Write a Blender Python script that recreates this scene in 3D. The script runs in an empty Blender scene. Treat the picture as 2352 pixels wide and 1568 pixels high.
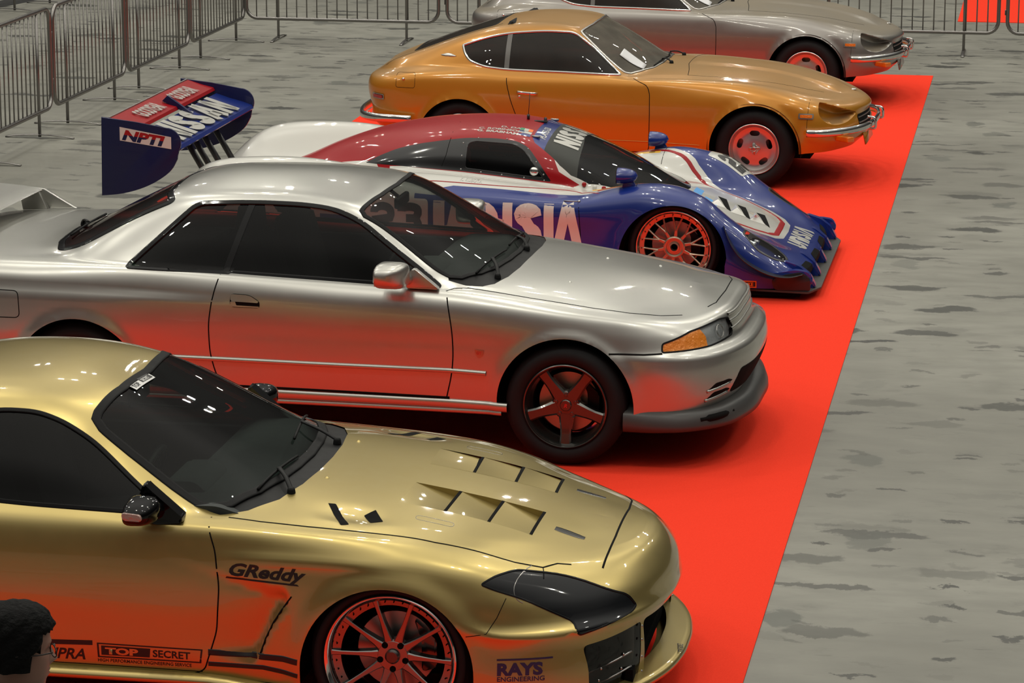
import bpy, bmesh, math, random
import numpy as np
from mathutils import Vector, Matrix, Euler
from mathutils.bvhtree import BVHTree
from mathutils.geometry import tessellate_polygon
PI = math.pi
random.seed(7)
SC = bpy.context.scene
COL = SC.collection

# ------------------------------------------------------------------ camera
F_PX, YAW, PIT, ROL, CAM_H = 7122.3, math.radians(9.9786), math.radians(12.9085), math.radians(.0745), 4.1728
def make_camera():
    cy, sy, cp, sp = math.cos(YAW), math.sin(YAW), math.cos(PIT), math.sin(PIT)
    fwd = Vector((-sy*cp, cy*cp, -sp)); right = Vector((cy, sy, 0)); up = right.cross(fwd)
    r = right*math.cos(ROL) + up*math.sin(ROL); u = -right*math.sin(ROL) + up*math.cos(ROL)
    m = Matrix((r, u, -fwd)).transposed().to_4x4(); m.translation = (0, 0, CAM_H)
    cd = bpy.data.cameras.new('camera'); cd.sensor_width = 36; cd.lens = F_PX*36/2352; cd.clip_end = 200
    co = bpy.data.objects.new('camera', cd); COL.objects.link(co); co.matrix_world = m
    cd.dof.use_dof = False
    SC.camera = co
make_camera()

# ------------------------------------------------------------------ world, lamps, exposure
SC.view_settings.view_transform = 'Standard'; SC.view_settings.look = 'None'
SC.view_settings.gamma = 1; SC.view_settings.use_curve_mapping = False
SC.view_settings.exposure = 0.0
def make_world():
    w = bpy.data.worlds.new('hall_light'); SC.world = w; w.use_nodes = True
    nt = w.node_tree; nt.nodes.clear()
    tc = nt.nodes.new('ShaderNodeTexCoord'); sp = nt.nodes.new('ShaderNodeSeparateXYZ')
    cr = nt.nodes.new('ShaderNodeValToRGB'); bg = nt.nodes.new('ShaderNodeBackground'); out = nt.nodes.new('ShaderNodeOutputWorld')
    mr = nt.nodes.new('ShaderNodeMapRange'); mr.inputs[1].default_value = -1; mr.inputs[2].default_value = 1
    nt.links.new(tc.outputs['Generated'], sp.inputs[0]); nt.links.new(sp.outputs['Z'], mr.inputs[0]); nt.links.new(mr.outputs[0], cr.inputs[0])
    e = cr.color_ramp.elements
    e[0].position = 0.49; e[0].color = (.012, .012, .011, 1)
    e[1].position = 1.0; e[1].color = (1.15, 1.10, .98, 1)
    for p, c in ((.56, .035), (.62, .07), (.70, .14), (.80, .42), (.90, .95)):
        a = e.new(p); a.color = (c, c*.96, c*.87, 1)
    nt.links.new(cr.outputs[0], bg.inputs[0]); bg.inputs[1].default_value = .8
    nt.links.new(bg.outputs[0], out.inputs[0])
make_world()
def make_lamps():
    for ix in range(5):
        for iy in range(2, 8):
            for k in (-1, 1):
                d = bpy.data.lights.new('hall_lamp', 'AREA'); d.shape = 'RECTANGLE'; d.size = .17; d.size_y = .15
                d.energy = 48; d.color = (1.0, .965, .85)
                o = bpy.data.objects.new('hall_lamp', d); COL.objects.link(o)
                o.location = (-15 + ix*5.4 + (iy % 2)*.9 + k*.28, -2 + iy*6.2, 11.5)
make_lamps()

# ------------------------------------------------------------------ materials
MATS = {}
def mat(name, col, metal=0., rough=.5, coat=0., coat_rough=.03, emis=None, spec=.5, bump=None):
    m = bpy.data.materials.new(name); m.use_nodes = True; b = m.node_tree.nodes['Principled BSDF']
    b.inputs['Base Color'].default_value = (*col, 1); b.inputs['Metallic'].default_value = metal
    b.inputs['Roughness'].default_value = rough; b.inputs['Coat Weight'].default_value = coat
    b.inputs['Coat Roughness'].default_value = coat_rough; b.inputs['Specular IOR Level'].default_value = spec
    nt = m.node_tree
    tc = nt.nodes.new('ShaderNodeTexCoord'); nz = nt.nodes.new('ShaderNodeTexNoise')
    nz.inputs['Scale'].default_value = 14 if bump is None else bump[0]; nz.inputs['Detail'].default_value = 3
    nt.links.new(tc.outputs['Object'], nz.inputs['Vector'])
    if bump is None:      # a slight unevenness of the gloss
        mr = nt.nodes.new('ShaderNodeMapRange'); mr.inputs[3].default_value = max(rough*.9, .01); mr.inputs[4].default_value = min(rough*1.12+.004, 1)
        nt.links.new(nz.outputs[0], mr.inputs[0]); nt.links.new(mr.outputs[0], b.inputs['Roughness'])
    else:
        bp = nt.nodes.new('ShaderNodeBump'); bp.inputs['Strength'].default_value = bump[1]; bp.inputs['Distance'].default_value = .01
        nt.links.new(nz.outputs[0], bp.inputs['Height']); nt.links.new(bp.outputs[0], b.inputs['Normal'])
    if emis: b.inputs['Emission Color'].default_value = (*emis[0], 1); b.inputs['Emission Strength'].default_value = emis[1]
    MATS[name] = m; return m
def glass(name, tint, gloss_rough=.01, ior=1.5, dust=0., dustcol=(.4, .38, .33)):
    m = bpy.data.materials.new(name); m.use_nodes = True; nt = m.node_tree; nt.nodes.clear()
    tr = nt.nodes.new('ShaderNodeBsdfTransparent'); tr.inputs[0].default_value = (*tint, 1)
    gl = nt.nodes.new('ShaderNodeBsdfGlossy'); gl.inputs['Roughness'].default_value = gloss_rough; gl.inputs[0].default_value = (1, 1, 1, 1)
    fr = nt.nodes.new('ShaderNodeFresnel'); fr.inputs[0].default_value = ior
    mx = nt.nodes.new('ShaderNodeMixShader'); out = nt.nodes.new('ShaderNodeOutputMaterial')
    nt.links.new(fr.outputs[0], mx.inputs[0]); nt.links.new(tr.outputs[0], mx.inputs[1]); nt.links.new(gl.outputs[0], mx.inputs[2])
    last = mx
    if dust:
        df = nt.nodes.new('ShaderNodeBsdfDiffuse'); df.inputs[0].default_value = (*dustcol, 1)
        nz = nt.nodes.new('ShaderNodeTexNoise'); nz.inputs['Scale'].default_value = 6; nz.inputs['Detail'].default_value = 6
        tc = nt.nodes.new('ShaderNodeTexCoord'); nt.links.new(tc.outputs['Object'], nz.inputs['Vector'])
        mr = nt.nodes.new('ShaderNodeMapRange'); mr.inputs[1].default_value = .3; mr.inputs[2].default_value = .7
        mr.inputs[3].default_value = dust*.75; mr.inputs[4].default_value = min(1, dust*1.25); nt.links.new(nz.outputs[0], mr.inputs[0])
        m2 = nt.nodes.new('ShaderNodeMixShader'); nt.links.new(mr.outputs[0], m2.inputs[0])
        nt.links.new(mx.outputs[0], m2.inputs[1]); nt.links.new(df.outputs[0], m2.inputs[2]); last = m2
    nt.links.new(last.outputs[0], out.inputs[0]); MATS[name] = m; return m
def dusty_paint(name, col, dustcol, metal=.2, rough=.35, amount=.55, flake=0.):
    """paint with a coat of settled dust on faces that look up"""
    m = mat(name, col, metal, rough, coat=.8, coat_rough=.08); nt = m.node_tree; b = nt.nodes['Principled BSDF']
    ge = nt.nodes.new('ShaderNodeNewGeometry'); sp = nt.nodes.new('ShaderNodeSeparateXYZ'); nt.links.new(ge.outputs['Normal'], sp.inputs[0])
    mr = nt.nodes.new('ShaderNodeMapRange'); mr.interpolation_type = 'SMOOTHSTEP'; mr.inputs[1].default_value = .55; mr.inputs[2].default_value = 1.0
    mr.inputs[3].default_value = 0; mr.inputs[4].default_value = amount; nt.links.new(sp.outputs['Z'], mr.inputs[0])
    tc = nt.nodes.new('ShaderNodeTexCoord'); nz = nt.nodes.new('ShaderNodeTexNoise'); nz.inputs['Scale'].default_value = 3; nz.inputs['Detail'].default_value = 5
    nt.links.new(tc.outputs['Object'], nz.inputs['Vector'])
    mu = nt.nodes.new('ShaderNodeMath'); mu.operation = 'MULTIPLY'; nt.links.new(mr.outputs[0], mu.inputs[0])
    ad = nt.nodes.new('ShaderNodeMath'); ad.operation = 'ADD'; ad.inputs[1].default_value = .5; nt.links.new(nz.outputs[0], ad.inputs[0]); nt.links.new(ad.outputs[0], mu.inputs[1])
    df = nt.nodes.new('ShaderNodeBsdfDiffuse'); df.inputs[0].default_value = (*dustcol, 1); mx = nt.nodes.new('ShaderNodeMixShader')
    out = nt.nodes['Material Output']
    nt.links.new(mu.outputs[0], mx.inputs[0]); nt.links.new(b.outputs[0], mx.inputs[1]); nt.links.new(df.outputs[0], mx.inputs[2]); nt.links.new(mx.outputs[0], out.inputs[0])
    return m

mat('rubber', (.005, .005, .0055), 0, .55, spec=.15)
mat('tyre', (.010, .010, .011), 0, .7, spec=.25)
mat('gap', (.006, .006, .006), 0, .8, spec=.1)
mat('black_gloss', (.002, .002, .0025), 0, .06, spec=.25, coat=.2)
mat('black_plastic', (.006, .006, .0065), 0, .5, spec=.2)
mat('interior', (.012, .012, .013), 0, .75, spec=.2)
mat('seat_cloth', (.022, .022, .024), 0, .85, spec=.2)
mat('dash_grey', (.05, .056, .055), 0, .7, spec=.3)
mat('chrome', (.75, .74, .72), 1, .12)
mat('dull_chrome', (.50, .48, .45), 1, .28)
mat('steel', (.40, .40, .39), 1, .4)
mat('white_sticker', (.75, .75, .73), 0, .4)
mat('black_sticker', (.01, .01, .011), 0, .35)
mat('under', (.006, .006, .006), 0, .9, spec=.05)

# ------------------------------------------------------------------ objects
def empty(name, label, cat, loc=(0, 0, 0), rz=0, group=None):
    o = bpy.data.objects.new(name, None); COL.objects.link(o); o.location = loc; o.rotation_euler = (0, 0, rz)
    o['label'] = label; o['category'] = cat
    if group: o['group'] = group
    o.empty_display_size = .1
    return o
def tag(o, label, cat, group=None, kind=None):
    o['label'] = label; o['category'] = cat
    if group: o['group'] = group
    if kind: o['kind'] = kind
    return o
def link(name, me, m, parent=None, smooth=True, label=None):
    o = bpy.data.objects.new(name, me); COL.objects.link(o)
    if m is not None and not me.materials:
        for q in (m if isinstance(m, (list, tuple)) else [m]): me.materials.append(MATS[q] if isinstance(q, str) else q)
    if smooth:
        for p in me.polygons: p.use_smooth = True
    if parent: o.parent = parent
    if label: o['label'] = label
    return o
def from_bm(name, bm, m, parent=None, smooth=True, label=None, angle=None):
    if angle is not None:
        bm.normal_update()
        for e in bm.edges:
            if len(e.link_faces) == 2 and e.calc_face_angle(0) > math.radians(angle): e.smooth = False
    me = bpy.data.meshes.new(name); bm.to_mesh(me); bm.free()
    return link(name, me, m, parent, smooth, label)

# ------------------------------------------------------------------ primitive builders (into a bmesh)
def add_box(bm, c, s, rot=None, bev=0.):
    r = bmesh.ops.create_cube(bm, size=1); vs = r['verts']
    bmesh.ops.scale(bm, vec=s, verts=vs)
    if bev:
        es = list({e for v in vs for e in v.link_edges})
        q = bmesh.ops.bevel(bm, geom=es, offset=bev, segments=3, affect='EDGES', profile=.5); vs = list({v for f in q['faces'] for v in f.verts} | {v for v in vs if v.is_valid})
    if rot: bmesh.ops.rotate(bm, verts=vs, matrix=Euler(rot).to_matrix())
    bmesh.ops.translate(bm, verts=vs, vec=c)
    return vs
def catmull(pts, n=12, closed=False):
    P = [np.array(p, float) for p in pts]
    if len(P) < 3: return [P[0] + (P[-1]-P[0])*i/n for i in range(n+1)]
    if closed: Q = [P[-1]] + P + [P[0], P[1]]
    else: Q = [2*P[0]-P[1]] + P + [2*P[-1]-P[-2]]
    out = []
    for i in range(1, len(Q)-2):
        p0, p1, p2, p3 = Q[i-1:i+3]
        t0 = 0; t1 = max(np.linalg.norm(p1-p0)**.5, 1e-5); t2 = t1+max(np.linalg.norm(p2-p1)**.5, 1e-5); t3 = t2+max(np.linalg.norm(p3-p2)**.5, 1e-5)
        for k in range(n):
            t = t1+(t2-t1)*k/n
            a1 = (t1-t)/(t1-t0)*p0+(t-t0)/(t1-t0)*p1; a2 = (t2-t)/(t2-t1)*p1+(t-t1)/(t2-t1)*p2; a3 = (t3-t)/(t3-t2)*p2+(t-t2)/(t3-t2)*p3
            b1 = (t2-t)/(t2-t0)*a1+(t-t0)/(t2-t0)*a2; b2 = (t3-t)/(t3-t1)*a2+(t-t1)/(t3-t1)*a3
            out.append((t2-t)/(t2-t1)*b1+(t-t1)/(t2-t1)*b2)
    if not closed: out.append(P[-1])
    return out
def add_tube(bm, pts, r, n=8, closed=False, cap=True, flat=None, up=None):
    """tube through pts; r a number or a list; flat = (a,b) scales of the section"""
    P = [Vector(p) for p in pts]; N = len(P); rings = []
    u = None
    for i, p in enumerate(P):
        a = P[(i-1) % N] if (closed or i > 0) else P[i]; b = P[(i+1) % N] if (closed or i < N-1) else P[i]
        t = (b-a).normalized()
        if up is not None: u = Vector(up)
        if u is None: u = Vector((0, 0, 1)) if abs(t.z) < .9 else Vector((1, 0, 0))
        u = (u-t*u.dot(t)).normalized(); w = t.cross(u)
        rr = r[i] if isinstance(r, (list, tuple)) else r
        fa, fb = flat or (1, 1)
        rings.append([bm.verts.new(p+(u*math.cos(2*PI*k/n)*fa+w*math.sin(2*PI*k/n)*fb)*rr) for k in range(n)])
    m = N if closed else N-1
    for i in range(m):
        A, B = rings[i], rings[(i+1) % N]
        for k in range(n): bm.faces.new((A[k], A[(k+1) % n], B[(k+1) % n], B[k]))
    if cap and not closed:
        bm.faces.new(rings[0][::-1]); bm.faces.new(rings[-1])
    return [v for q in rings for v in q]
def add_lathe(bm, prof, axis='y', n=64, c=(0, 0, 0)):
    """prof list of (r, h); revolved about axis through c"""
    rings = []; c = Vector(c)
    for r, h in prof:
        ring = []
        for k in range(n):
            a = 2*PI*k/n; x, y = r*math.cos(a), r*math.sin(a)
            v = {'y': Vector((x, h, y)), 'z': Vector((x, y, h)), 'x': Vector((h, x, y))}[axis]
            ring.append(bm.verts.new(c+v))
        rings.append(ring)
    for A, B in zip(rings, rings[1:]):
        for k in range(n): bm.faces.new((A[k], A[(k+1) % n], B[(k+1) % n], B[k]))
    return rings
def add_prism(bm, poly, y0, y1, bev=0, axis='y'):
    """extrude a 2D outline (x,z) from y0 to y1"""
    def P(a, b, h): return {'y': (a, h, b), 'z': (a, b, h), 'x': (h, a, b)}[axis]
    A = [bm.verts.new(P(a, b, y0)) for a, b in poly]; B = [bm.verts.new(P(a, b, y1)) for a, b in poly]; n = len(poly)
    for k in range(n): bm.faces.new((A[k], A[(k+1) % n], B[(k+1) % n], B[k]))
    f1 = bm.faces.new(A[::-1]); f2 = bm.faces.new(B)
    if bev:
        es = list(set(f1.edges) | set(f2.edges))
        bmesh.ops.bevel(bm, geom=es, offset=bev, segments=2, affect='EDGES', profile=.5)
    return A+B
def fix(bm):
    bmesh.ops.remove_doubles(bm, verts=bm.verts, dist=1e-5); bmesh.ops.recalc_face_normals(bm, faces=bm.faces); return bm

# ------------------------------------------------------------------ body loft
def ring_dense(pts, start_mirror=True, n=30):
    P = [np.array(p, float) for p in pts]
    def mir(p): return np.array([p[0], -p[1], p[2]])
    Q = list(P)
    if start_mirror and abs(P[0][1]) < 1e-6 and abs(P[1][1]) > 1e-4: Q = [mir(P[1])]+Q; s = n
    else: s = 0
    if abs(P[-1][1]) < 1e-6 and abs(P[-2][1]) > 1e-4: Q = Q+[mir(P[-2])]; e = n
    else: e = 0
    D = catmull(Q, n); D = D[s:len(D)-e]
    return np.array(D)
def ring_stations(pts, xa, xb, n1, n2, n3):
    D = ring_dense(pts)
    ia = int(np.argmax(D[:, 0] <= xa)); ib = len(D)-1-int(np.argmax(D[::-1, 0] >= xb))
    def arc(seg, n):
        L = np.r_[0, np.cumsum(np.linalg.norm(np.diff(seg, axis=0), axis=1))]; t = np.linspace(0, L[-1], n)
        return np.array([np.interp(t, L, seg[:, k]) for k in range(3)]).T
    def at_x(x):
        s = D[ia-1:ib+2]; return np.array([x, np.interp(-x, -s[:, 0], s[:, 1]), np.interp(-x, -s[:, 0], s[:, 2])])
    A = arc(np.vstack([D[:ia], at_x(xa)]), n1+1)
    M = np.array([at_x(x) for x in np.linspace(xa, xb, n2+1)])
    B = arc(np.vstack([at_x(xb), D[ib+1:]]), n3+1)
    return np.vstack([A, M[1:], B[1:]])
def loft(rings, xa, xb, n=(26, 150, 20), nv=8, deform=None, creases=(), smooth=5):
    """rings: bottom .. spine. returns grid G[v][s]"""
    S = [ring_stations(r, xa, xb, *n) if not callable(r) else r for r in rings]
    for i, r in enumerate(S):
        if callable(r): S[i] = None
    for i, r in enumerate(rings):
        if callable(r): S[i] = r(S, i, lambda k: ring_stations(rings[k], xa, xb, *n))
    S = np.array(S)             # m, ns, 3
    m, ns, _ = S.shape
    nvs = nv if isinstance(nv, (list, tuple)) else [nv]*(m-1)
    G = []
    mir = S[m-2]*np.array([1, -1, 1])
    def tang(i):
        # centripetal tangents per unit param, returned as function of knots
        return
    for i in range(m-1):
        p1, p2 = S[i], S[i+1]
        p0 = S[i-1] if i > 0 else 2*p1-p2
        p3 = S[i+2] if i+2 < m else mir
        if i in creases: p0 = 2*p1-p2
        if i+1 in creases: p3 = 2*p2-p1
        d = lambda a, b: np.maximum(np.linalg.norm(a-b, axis=1, keepdims=True)**.5, 2e-3)
        t0 = np.zeros((ns, 1)); t1 = t0+d(p0, p1); t2 = t1+d(p1, p2); t3 = t2+d(p2, p3)
        for k in range(nvs[i]):
            t = t1+(t2-t1)*k/nvs[i]
            a1 = (t1-t)/(t1-t0)*p0+(t-t0)/(t1-t0)*p1; a2 = (t2-t)/(t2-t1)*p1+(t-t1)/(t2-t1)*p2; a3 = (t3-t)/(t3-t2)*p2+(t-t2)/(t3-t2)*p3
            b1 = (t2-t)/(t2-t0)*a1+(t-t0)/(t2-t0)*a2; b2 = (t3-t)/(t3-t1)*a2+(t-t1)/(t3-t1)*a3
            G.append((t2-t)/(t2-t1)*b1+(t-t1)/(t2-t1)*b2)
    G.append(S[-1]); G = np.array(G)
    G[:, 0, 1] = 0; G[:, -1, 1] = 0; G[:, :, 1] = np.maximum(G[:, :, 1], 0); G[-1, :, 1] = 0
    for _ in range(smooth):
        G[:, 1:-1] = G[:, 1:-1]*.5+(G[:, 2:]+G[:, :-2])*.25
    if deform is not None: G = deform(G)
    return G
def grid_bm(G):
    """mirrored mesh from the half grid (y>=0)"""
    bm = bmesh.new(); nv, ns, _ = G.shape
    for sgn in (1, -1):
        V = [[bm.verts.new((p[0], p[1]*sgn, p[2])) for p in row] for row in G]
        for i in range(nv-1):
            for j in range(ns-1):
                q = (V[i][j], V[i][j+1], V[i+1][j+1], V[i+1][j])
                if sgn > 0: q = q[::-1]
                try: bm.faces.new(q)
                except ValueError: pass
    bmesh.ops.remove_doubles(bm, verts=bm.verts, dist=2e-4)
    bmesh.ops.dissolve_degenerate(bm, edges=bm.edges, dist=1e-5)
    # make normals point outward: the roof/spine faces must look up
    bm.normal_update()
    top = max(bm.faces, key=lambda f: f.calc_center_median().z)
    if top.normal.z < 0: bmesh.ops.reverse_faces(bm, faces=bm.faces)
    return bm
def in_poly(p, poly):
    x, y = p; c = False; n = len(poly); j = n-1
    for i in range(n):
        xi, yi = poly[i]; xj, yj = poly[j]
        if (yi > y) != (yj > y) and x < (xj-xi)*(y-yi)/(yj-yi)+xi: c = not c
        j = i
    return c
class Proj:
    """a parallel projection: 2D = (v.e1, v.e2), rays run along d"""
    def __init__(s, e1, e2, d=None):
        s.e1 = Vector(e1).normalized(); s.e2 = Vector(e2).normalized(); s.d = Vector(d).normalized() if d else s.e1.cross(s.e2).normalized()
    def __call__(s, v): return (v.dot(s.e1), v.dot(s.e2))
    def inv(s, a, b): return s.e1*a+s.e2*b
SIDE = Proj((1, 0, 0), (0, 0, 1), (0, 1, 0))
TOP = Proj((1, 0, 0), (0, 1, 0), (0, 0, -1))
FRONT = Proj((0, 1, 0), (0, 0, 1), (-1, 0, 0))
def knife(bm, poly, proj, filt, region, lay, closed=True, only=None):
    """cut an outline into the mesh along proj and mark the faces inside it"""
    inv = proj.inv
    xs = [p[0] for p in poly]; ys = [p[1] for p in poly]
    bx = (min(xs)-.02, max(xs)+.02, min(ys)-.02, max(ys)+.02)
    cand = set()
    for f in bm.faces:
        if only is not None and f[lay] not in only: continue
        c = f.calc_center_median()
        if not filt(c, f.normal): continue
        q = proj(c)
        if bx[0]-.05 < q[0] < bx[1]+.05 and bx[2]-.05 < q[1] < bx[3]+.05: cand.add(f)
    n = len(poly); CS = .05; cells = {}; keep = []
    def put(f):
        qs = [proj(v.co) for v in f.verts]; xs_ = [q[0] for q in qs]; ys_ = [q[1] for q in qs]
        for cx in range(int(math.floor(min(xs_)/CS)), int(math.floor(max(xs_)/CS))+1):
            for cy in range(int(math.floor(min(ys_)/CS)), int(math.floor(max(ys_)/CS))+1): cells.setdefault((cx, cy), set()).add(f)
    for f in cand: put(f)
    for i in range(n):
        a, b = poly[i], poly[(i+1) % n]
        dx, dy = b[0]-a[0], b[1]-a[1]; L = math.hypot(dx, dy)
        if L < 1e-6: continue
        nx, ny = -dy/L, dx/L
        lo = (min(a[0], b[0])-.001, max(a[0], b[0])+.001, min(a[1], b[1])-.001, max(a[1], b[1])+.001)
        near = set()
        for cx in range(int(math.floor(lo[0]/CS)), int(math.floor(lo[1]/CS))+1):
            for cy in range(int(math.floor(lo[2]/CS)), int(math.floor(lo[3]/CS))+1): near |= cells.get((cx, cy), set())
        sel = []
        for f in near:
            if not f.is_valid: continue
            qs = [proj(v.co) for v in f.verts]
            if max(q[0] for q in qs) < lo[0] or min(q[0] for q in qs) > lo[1] or max(q[1] for q in qs) < lo[2] or min(q[1] for q in qs) > lo[3]: continue
            ds = [(q[0]-a[0])*nx+(q[1]-a[1])*ny for q in qs]
            if min(ds) < -1e-6 and max(ds) > 1e-6: sel.append(f)
        if not sel: continue
        g = set(sel)
        for f in sel: g.update(f.edges); g.update(f.verts)
        no = inv(nx, ny)
        r = bmesh.ops.bisect_plane(bm, geom=list(g), dist=1e-6, plane_co=inv(*a), plane_no=no)
        new = {e for e in r['geom'] if isinstance(e, bmesh.types.BMFace)}
        for e in r['geom_cut']:
            if isinstance(e, bmesh.types.BMEdge): new.update(e.link_faces)
        for f in new: cand.add(f); put(f)
    cand = {f for f in cand if f.is_valid}
    out = []
    for f in cand:
        if in_poly(proj(f.calc_center_median()), poly):
            f[lay] = region; out.append(f)
    return out
def mirror_top(pts):
    """close an outline given for one side (from the centre line round to the centre line)"""
    return pts+[(a, -b) for a, b in pts[-2:0:-1]]
def left(c, n): return c.y < 0
def right(c, n): return c.y > 0
def arc_pts(cx, cz, r, a0, a1, n, rz=None):
    rz = rz or r
    return [(cx+r*math.cos(math.radians(a0+(a1-a0)*i/n)), cz+rz*math.sin(math.radians(a0+(a1-a0)*i/n))) for i in range(n+1)]
def rpoly(pts, r=.02, n=5):
    """rounded polygon; r number or list"""
    out = []; N = len(pts)
    for i in range(N):
        p = Vector(pts[i]); a = Vector(pts[i-1]); b = Vector(pts[(i+1) % N]); rr = r[i] if isinstance(r, (list, tuple)) else r
        u = (a-p); v = (b-p); d = min(rr, u.length*.45, v.length*.45)
        p0 = p+u.normalized()*d; p1 = p+v.normalized()*d
        if d < 1e-4: out.append(tuple(p)); continue
        for k in range(n+1):
            t = k/n; q = p0*(1-t)**2+p*2*t*(1-t)+p1*t*t; out.append(tuple(q))
    return out

class Body:
    """a lofted skin that can be cut into parts and drawn on"""
    def __init__(s, G):
        s.bm = grid_bm(G); s.lay = s.bm.faces.layers.int.new('region'); s.nl = s.bm.verts.layers.float_vector.new('vn')
        s.bvh = BVHTree.FromBMesh(s.bm)
    def cut(s, poly, proj, region, both=True, filt=None, only=None):
        if proj is SIDE:
            knife(s.bm, poly, proj, (lambda c, n: c.y < 0 and (filt is None or filt(c, n))), region if not isinstance(region, tuple) else region[0], s.lay, only=only)
            if both: knife(s.bm, poly, proj, (lambda c, n: c.y > 0 and (filt is None or filt(c, n))), region if not isinstance(region, tuple) else region[1], s.lay, only=only)
        else:
            knife(s.bm, poly, proj, filt or (lambda c, n: True), region, s.lay, only=only)
    def delete(s, regions):
        bmesh.ops.delete(s.bm, geom=[f for f in s.bm.faces if f[s.lay] in regions], context='FACES')
    def finish(s):
        s.bm.normal_update()
        for v in s.bm.verts: v[s.nl] = v.normal
    def part(s, name, regions, m, parent, off=0., label=None, matmap=None, warp=None):
        """a new object from the faces of the given regions"""
        fs = [f for f in s.bm.faces if f[s.lay] in regions]
        if not fs: print('EMPTY PART', name, regions); return None
        vs = {}; vl = []; nl = []; faces = []; mi = []
        for f in fs:
            q = []
            for v in f.verts:
                if v not in vs:
                    vs[v] = len(vl); n = v[s.nl]; vl.append(v.co+n*off+(warp(v.co) if warp else Vector())); nl.append(n.copy())
                q.append(vs[v])
            faces.append(q); mi.append(matmap[f[s.lay]] if matmap else 0)
        me = bpy.data.meshes.new(name); me.from_pydata([tuple(v) for v in vl], [], faces)
        me.polygons.foreach_set('material_index', mi)
        for p in me.polygons: p.use_smooth = True
        if not warp: me.normals_split_custom_set_from_vertices([tuple(n) for n in nl])
        return link(name, me, m, parent, True, label)
    # ---- projecting onto the skin
    def hit(s, a, b, proj, sgn=-1):
        d = proj.d if (proj is not SIDE or sgn < 0) else -proj.d
        o = proj.inv(a, b)-d*4
        p, n, i, dist = s.bvh.ray_cast(o, d)
        if p is None: return None, None
        if n.dot(d) > 0: n = -n
        return p, n
    def ribbon(s, name, pts, proj, width, m, parent, h=.0009, sgn=-1, closed=False, dense=.02, both=False, rise=None, label=None, bm=None):
        own = bm is None
        if own: bm = bmesh.new()
        sides = (-1, 1) if both else (sgn,)
        for sg in sides:
            P = [np.array(p, float) for p in pts]
            if closed: P = P+[P[0]]
            D = []
            for a, b in zip(P, P[1:]):
                k = max(1, int(np.linalg.norm(b-a)/dense))
                D += [a+(b-a)*i/k for i in range(k)]
            if not closed: D.append(P[-1])
            H = []
            for p in D:
                q = (p[0], p[1]*(-sg if proj is TOP and both else 1)) if proj is TOP and both else p
                a, b = s.hit(q[0], q[1], proj, sg)
                if a is not None: H.append((a, b))
            N = len(H)
            if N < 2: continue
            rows = []
            for i in range(N):
                p, nrm = H[i]
                a = H[(i-1) % N][0] if (closed or i) else p; b = H[(i+1) % N][0] if (closed or i < N-1) else p
                t = (b-a)
                if t.length < 1e-7: t = Vector((1, 0, 0))
                t.normalize(); w = nrm.cross(t).normalized()
                wd = width[min(i, len(width)-1)] if isinstance(width, (list, tuple)) else width
                hh = rise if rise is not None else h
                rows.append([bm.verts.new(p+w*wd*u+nrm*q) for u, q in ((-.5, -.001), (-.46, h), (-.25, hh), (.25, hh), (.46, h), (.5, -.001))])
            for i in range(N if closed else N-1):
                A, B = rows[i], rows[(i+1) % N]
                for k in range(5): bm.faces.new((A[k], A[k+1], B[k+1], B[k]))
            if own:
                bmesh.ops.recalc_face_normals(bm, faces=bm.faces); last = from_bm(name, bm, m, parent, True, label); bm = bmesh.new()
        if not own: return bm
        bm.free(); return last
    def decal_mesh(s, verts2d, faces, proj, sgn=-1, h=.0012, grid=.03):
        """2D mesh conformed to the skin"""
        bm = bmesh.new(); V = [bm.verts.new((a, b, 0)) for a, b in verts2d]
        for f in faces:
            try: bm.faces.new([V[i] for i in f])
            except ValueError: pass
        if verts2d:
            x0, x1 = min(v[0] for v in verts2d), max(v[0] for v in verts2d); y0, y1 = min(v[1] for v in verts2d), max(v[1] for v in verts2d)
            k = math.ceil(x0/grid)*grid
            while k < x1: bmesh.ops.bisect_plane(bm, geom=list(bm.faces)+list(bm.edges)+list(bm.verts), plane_co=(k, 0, 0), plane_no=(1, 0, 0), dist=1e-6); k += grid
            k = math.ceil(y0/grid)*grid
            while k < y1: bmesh.ops.bisect_plane(bm, geom=list(bm.faces)+list(bm.edges)+list(bm.verts), plane_co=(0, k, 0), plane_no=(0, 1, 0), dist=1e-6); k += grid
        bad = []
        for v in bm.verts:
            p, n = s.hit(v.co.x, v.co.y, proj, sgn)
            if p is None: bad.append(v); continue
            v.co = p+n*h
        bmesh.ops.delete(bm, geom=bad, context='VERTS')
        return bm
    def decal_poly(s, name, polys, proj, m, parent, sgn=-1, h=.0012, label=None, grid=.03):
        V = []; Fc = []
        for poly in polys:
            # polygon given as outline or (outline, holes...)
            loops = poly if isinstance(poly[0][0], (tuple, list)) else [poly]
            b = len(V); flat = [p for l in loops for p in l]; V += [tuple(p) for p in flat]
            for t in tessellate_polygon([[Vector((p[0], p[1], 0)) for p in l] for l in loops]): Fc.append([b+i for i in t])
        return from_bm(name, s.decal_mesh(V, Fc, proj, sgn, h, grid), m, parent, True, label)
    def text(s, name, body, proj, org, xd, yd, m, parent, size=.1, bold=0., shear=0., sx=1., sgn=-1, h=.0014, label=None, align='LEFT', track=1.):
        """text laid on the skin: org is the baseline start in proj coords, xd/yd its 2D directions"""
        V, Fc = text2d(body, size, bold, shear, sx, align, track)
        W = [(org[0]+xd[0]*a+yd[0]*b, org[1]+xd[1]*a+yd[1]*b) for a, b in V]
        return from_bm(name, s.decal_mesh(W, Fc, proj, sgn, h), m, parent, True, label)
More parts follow.
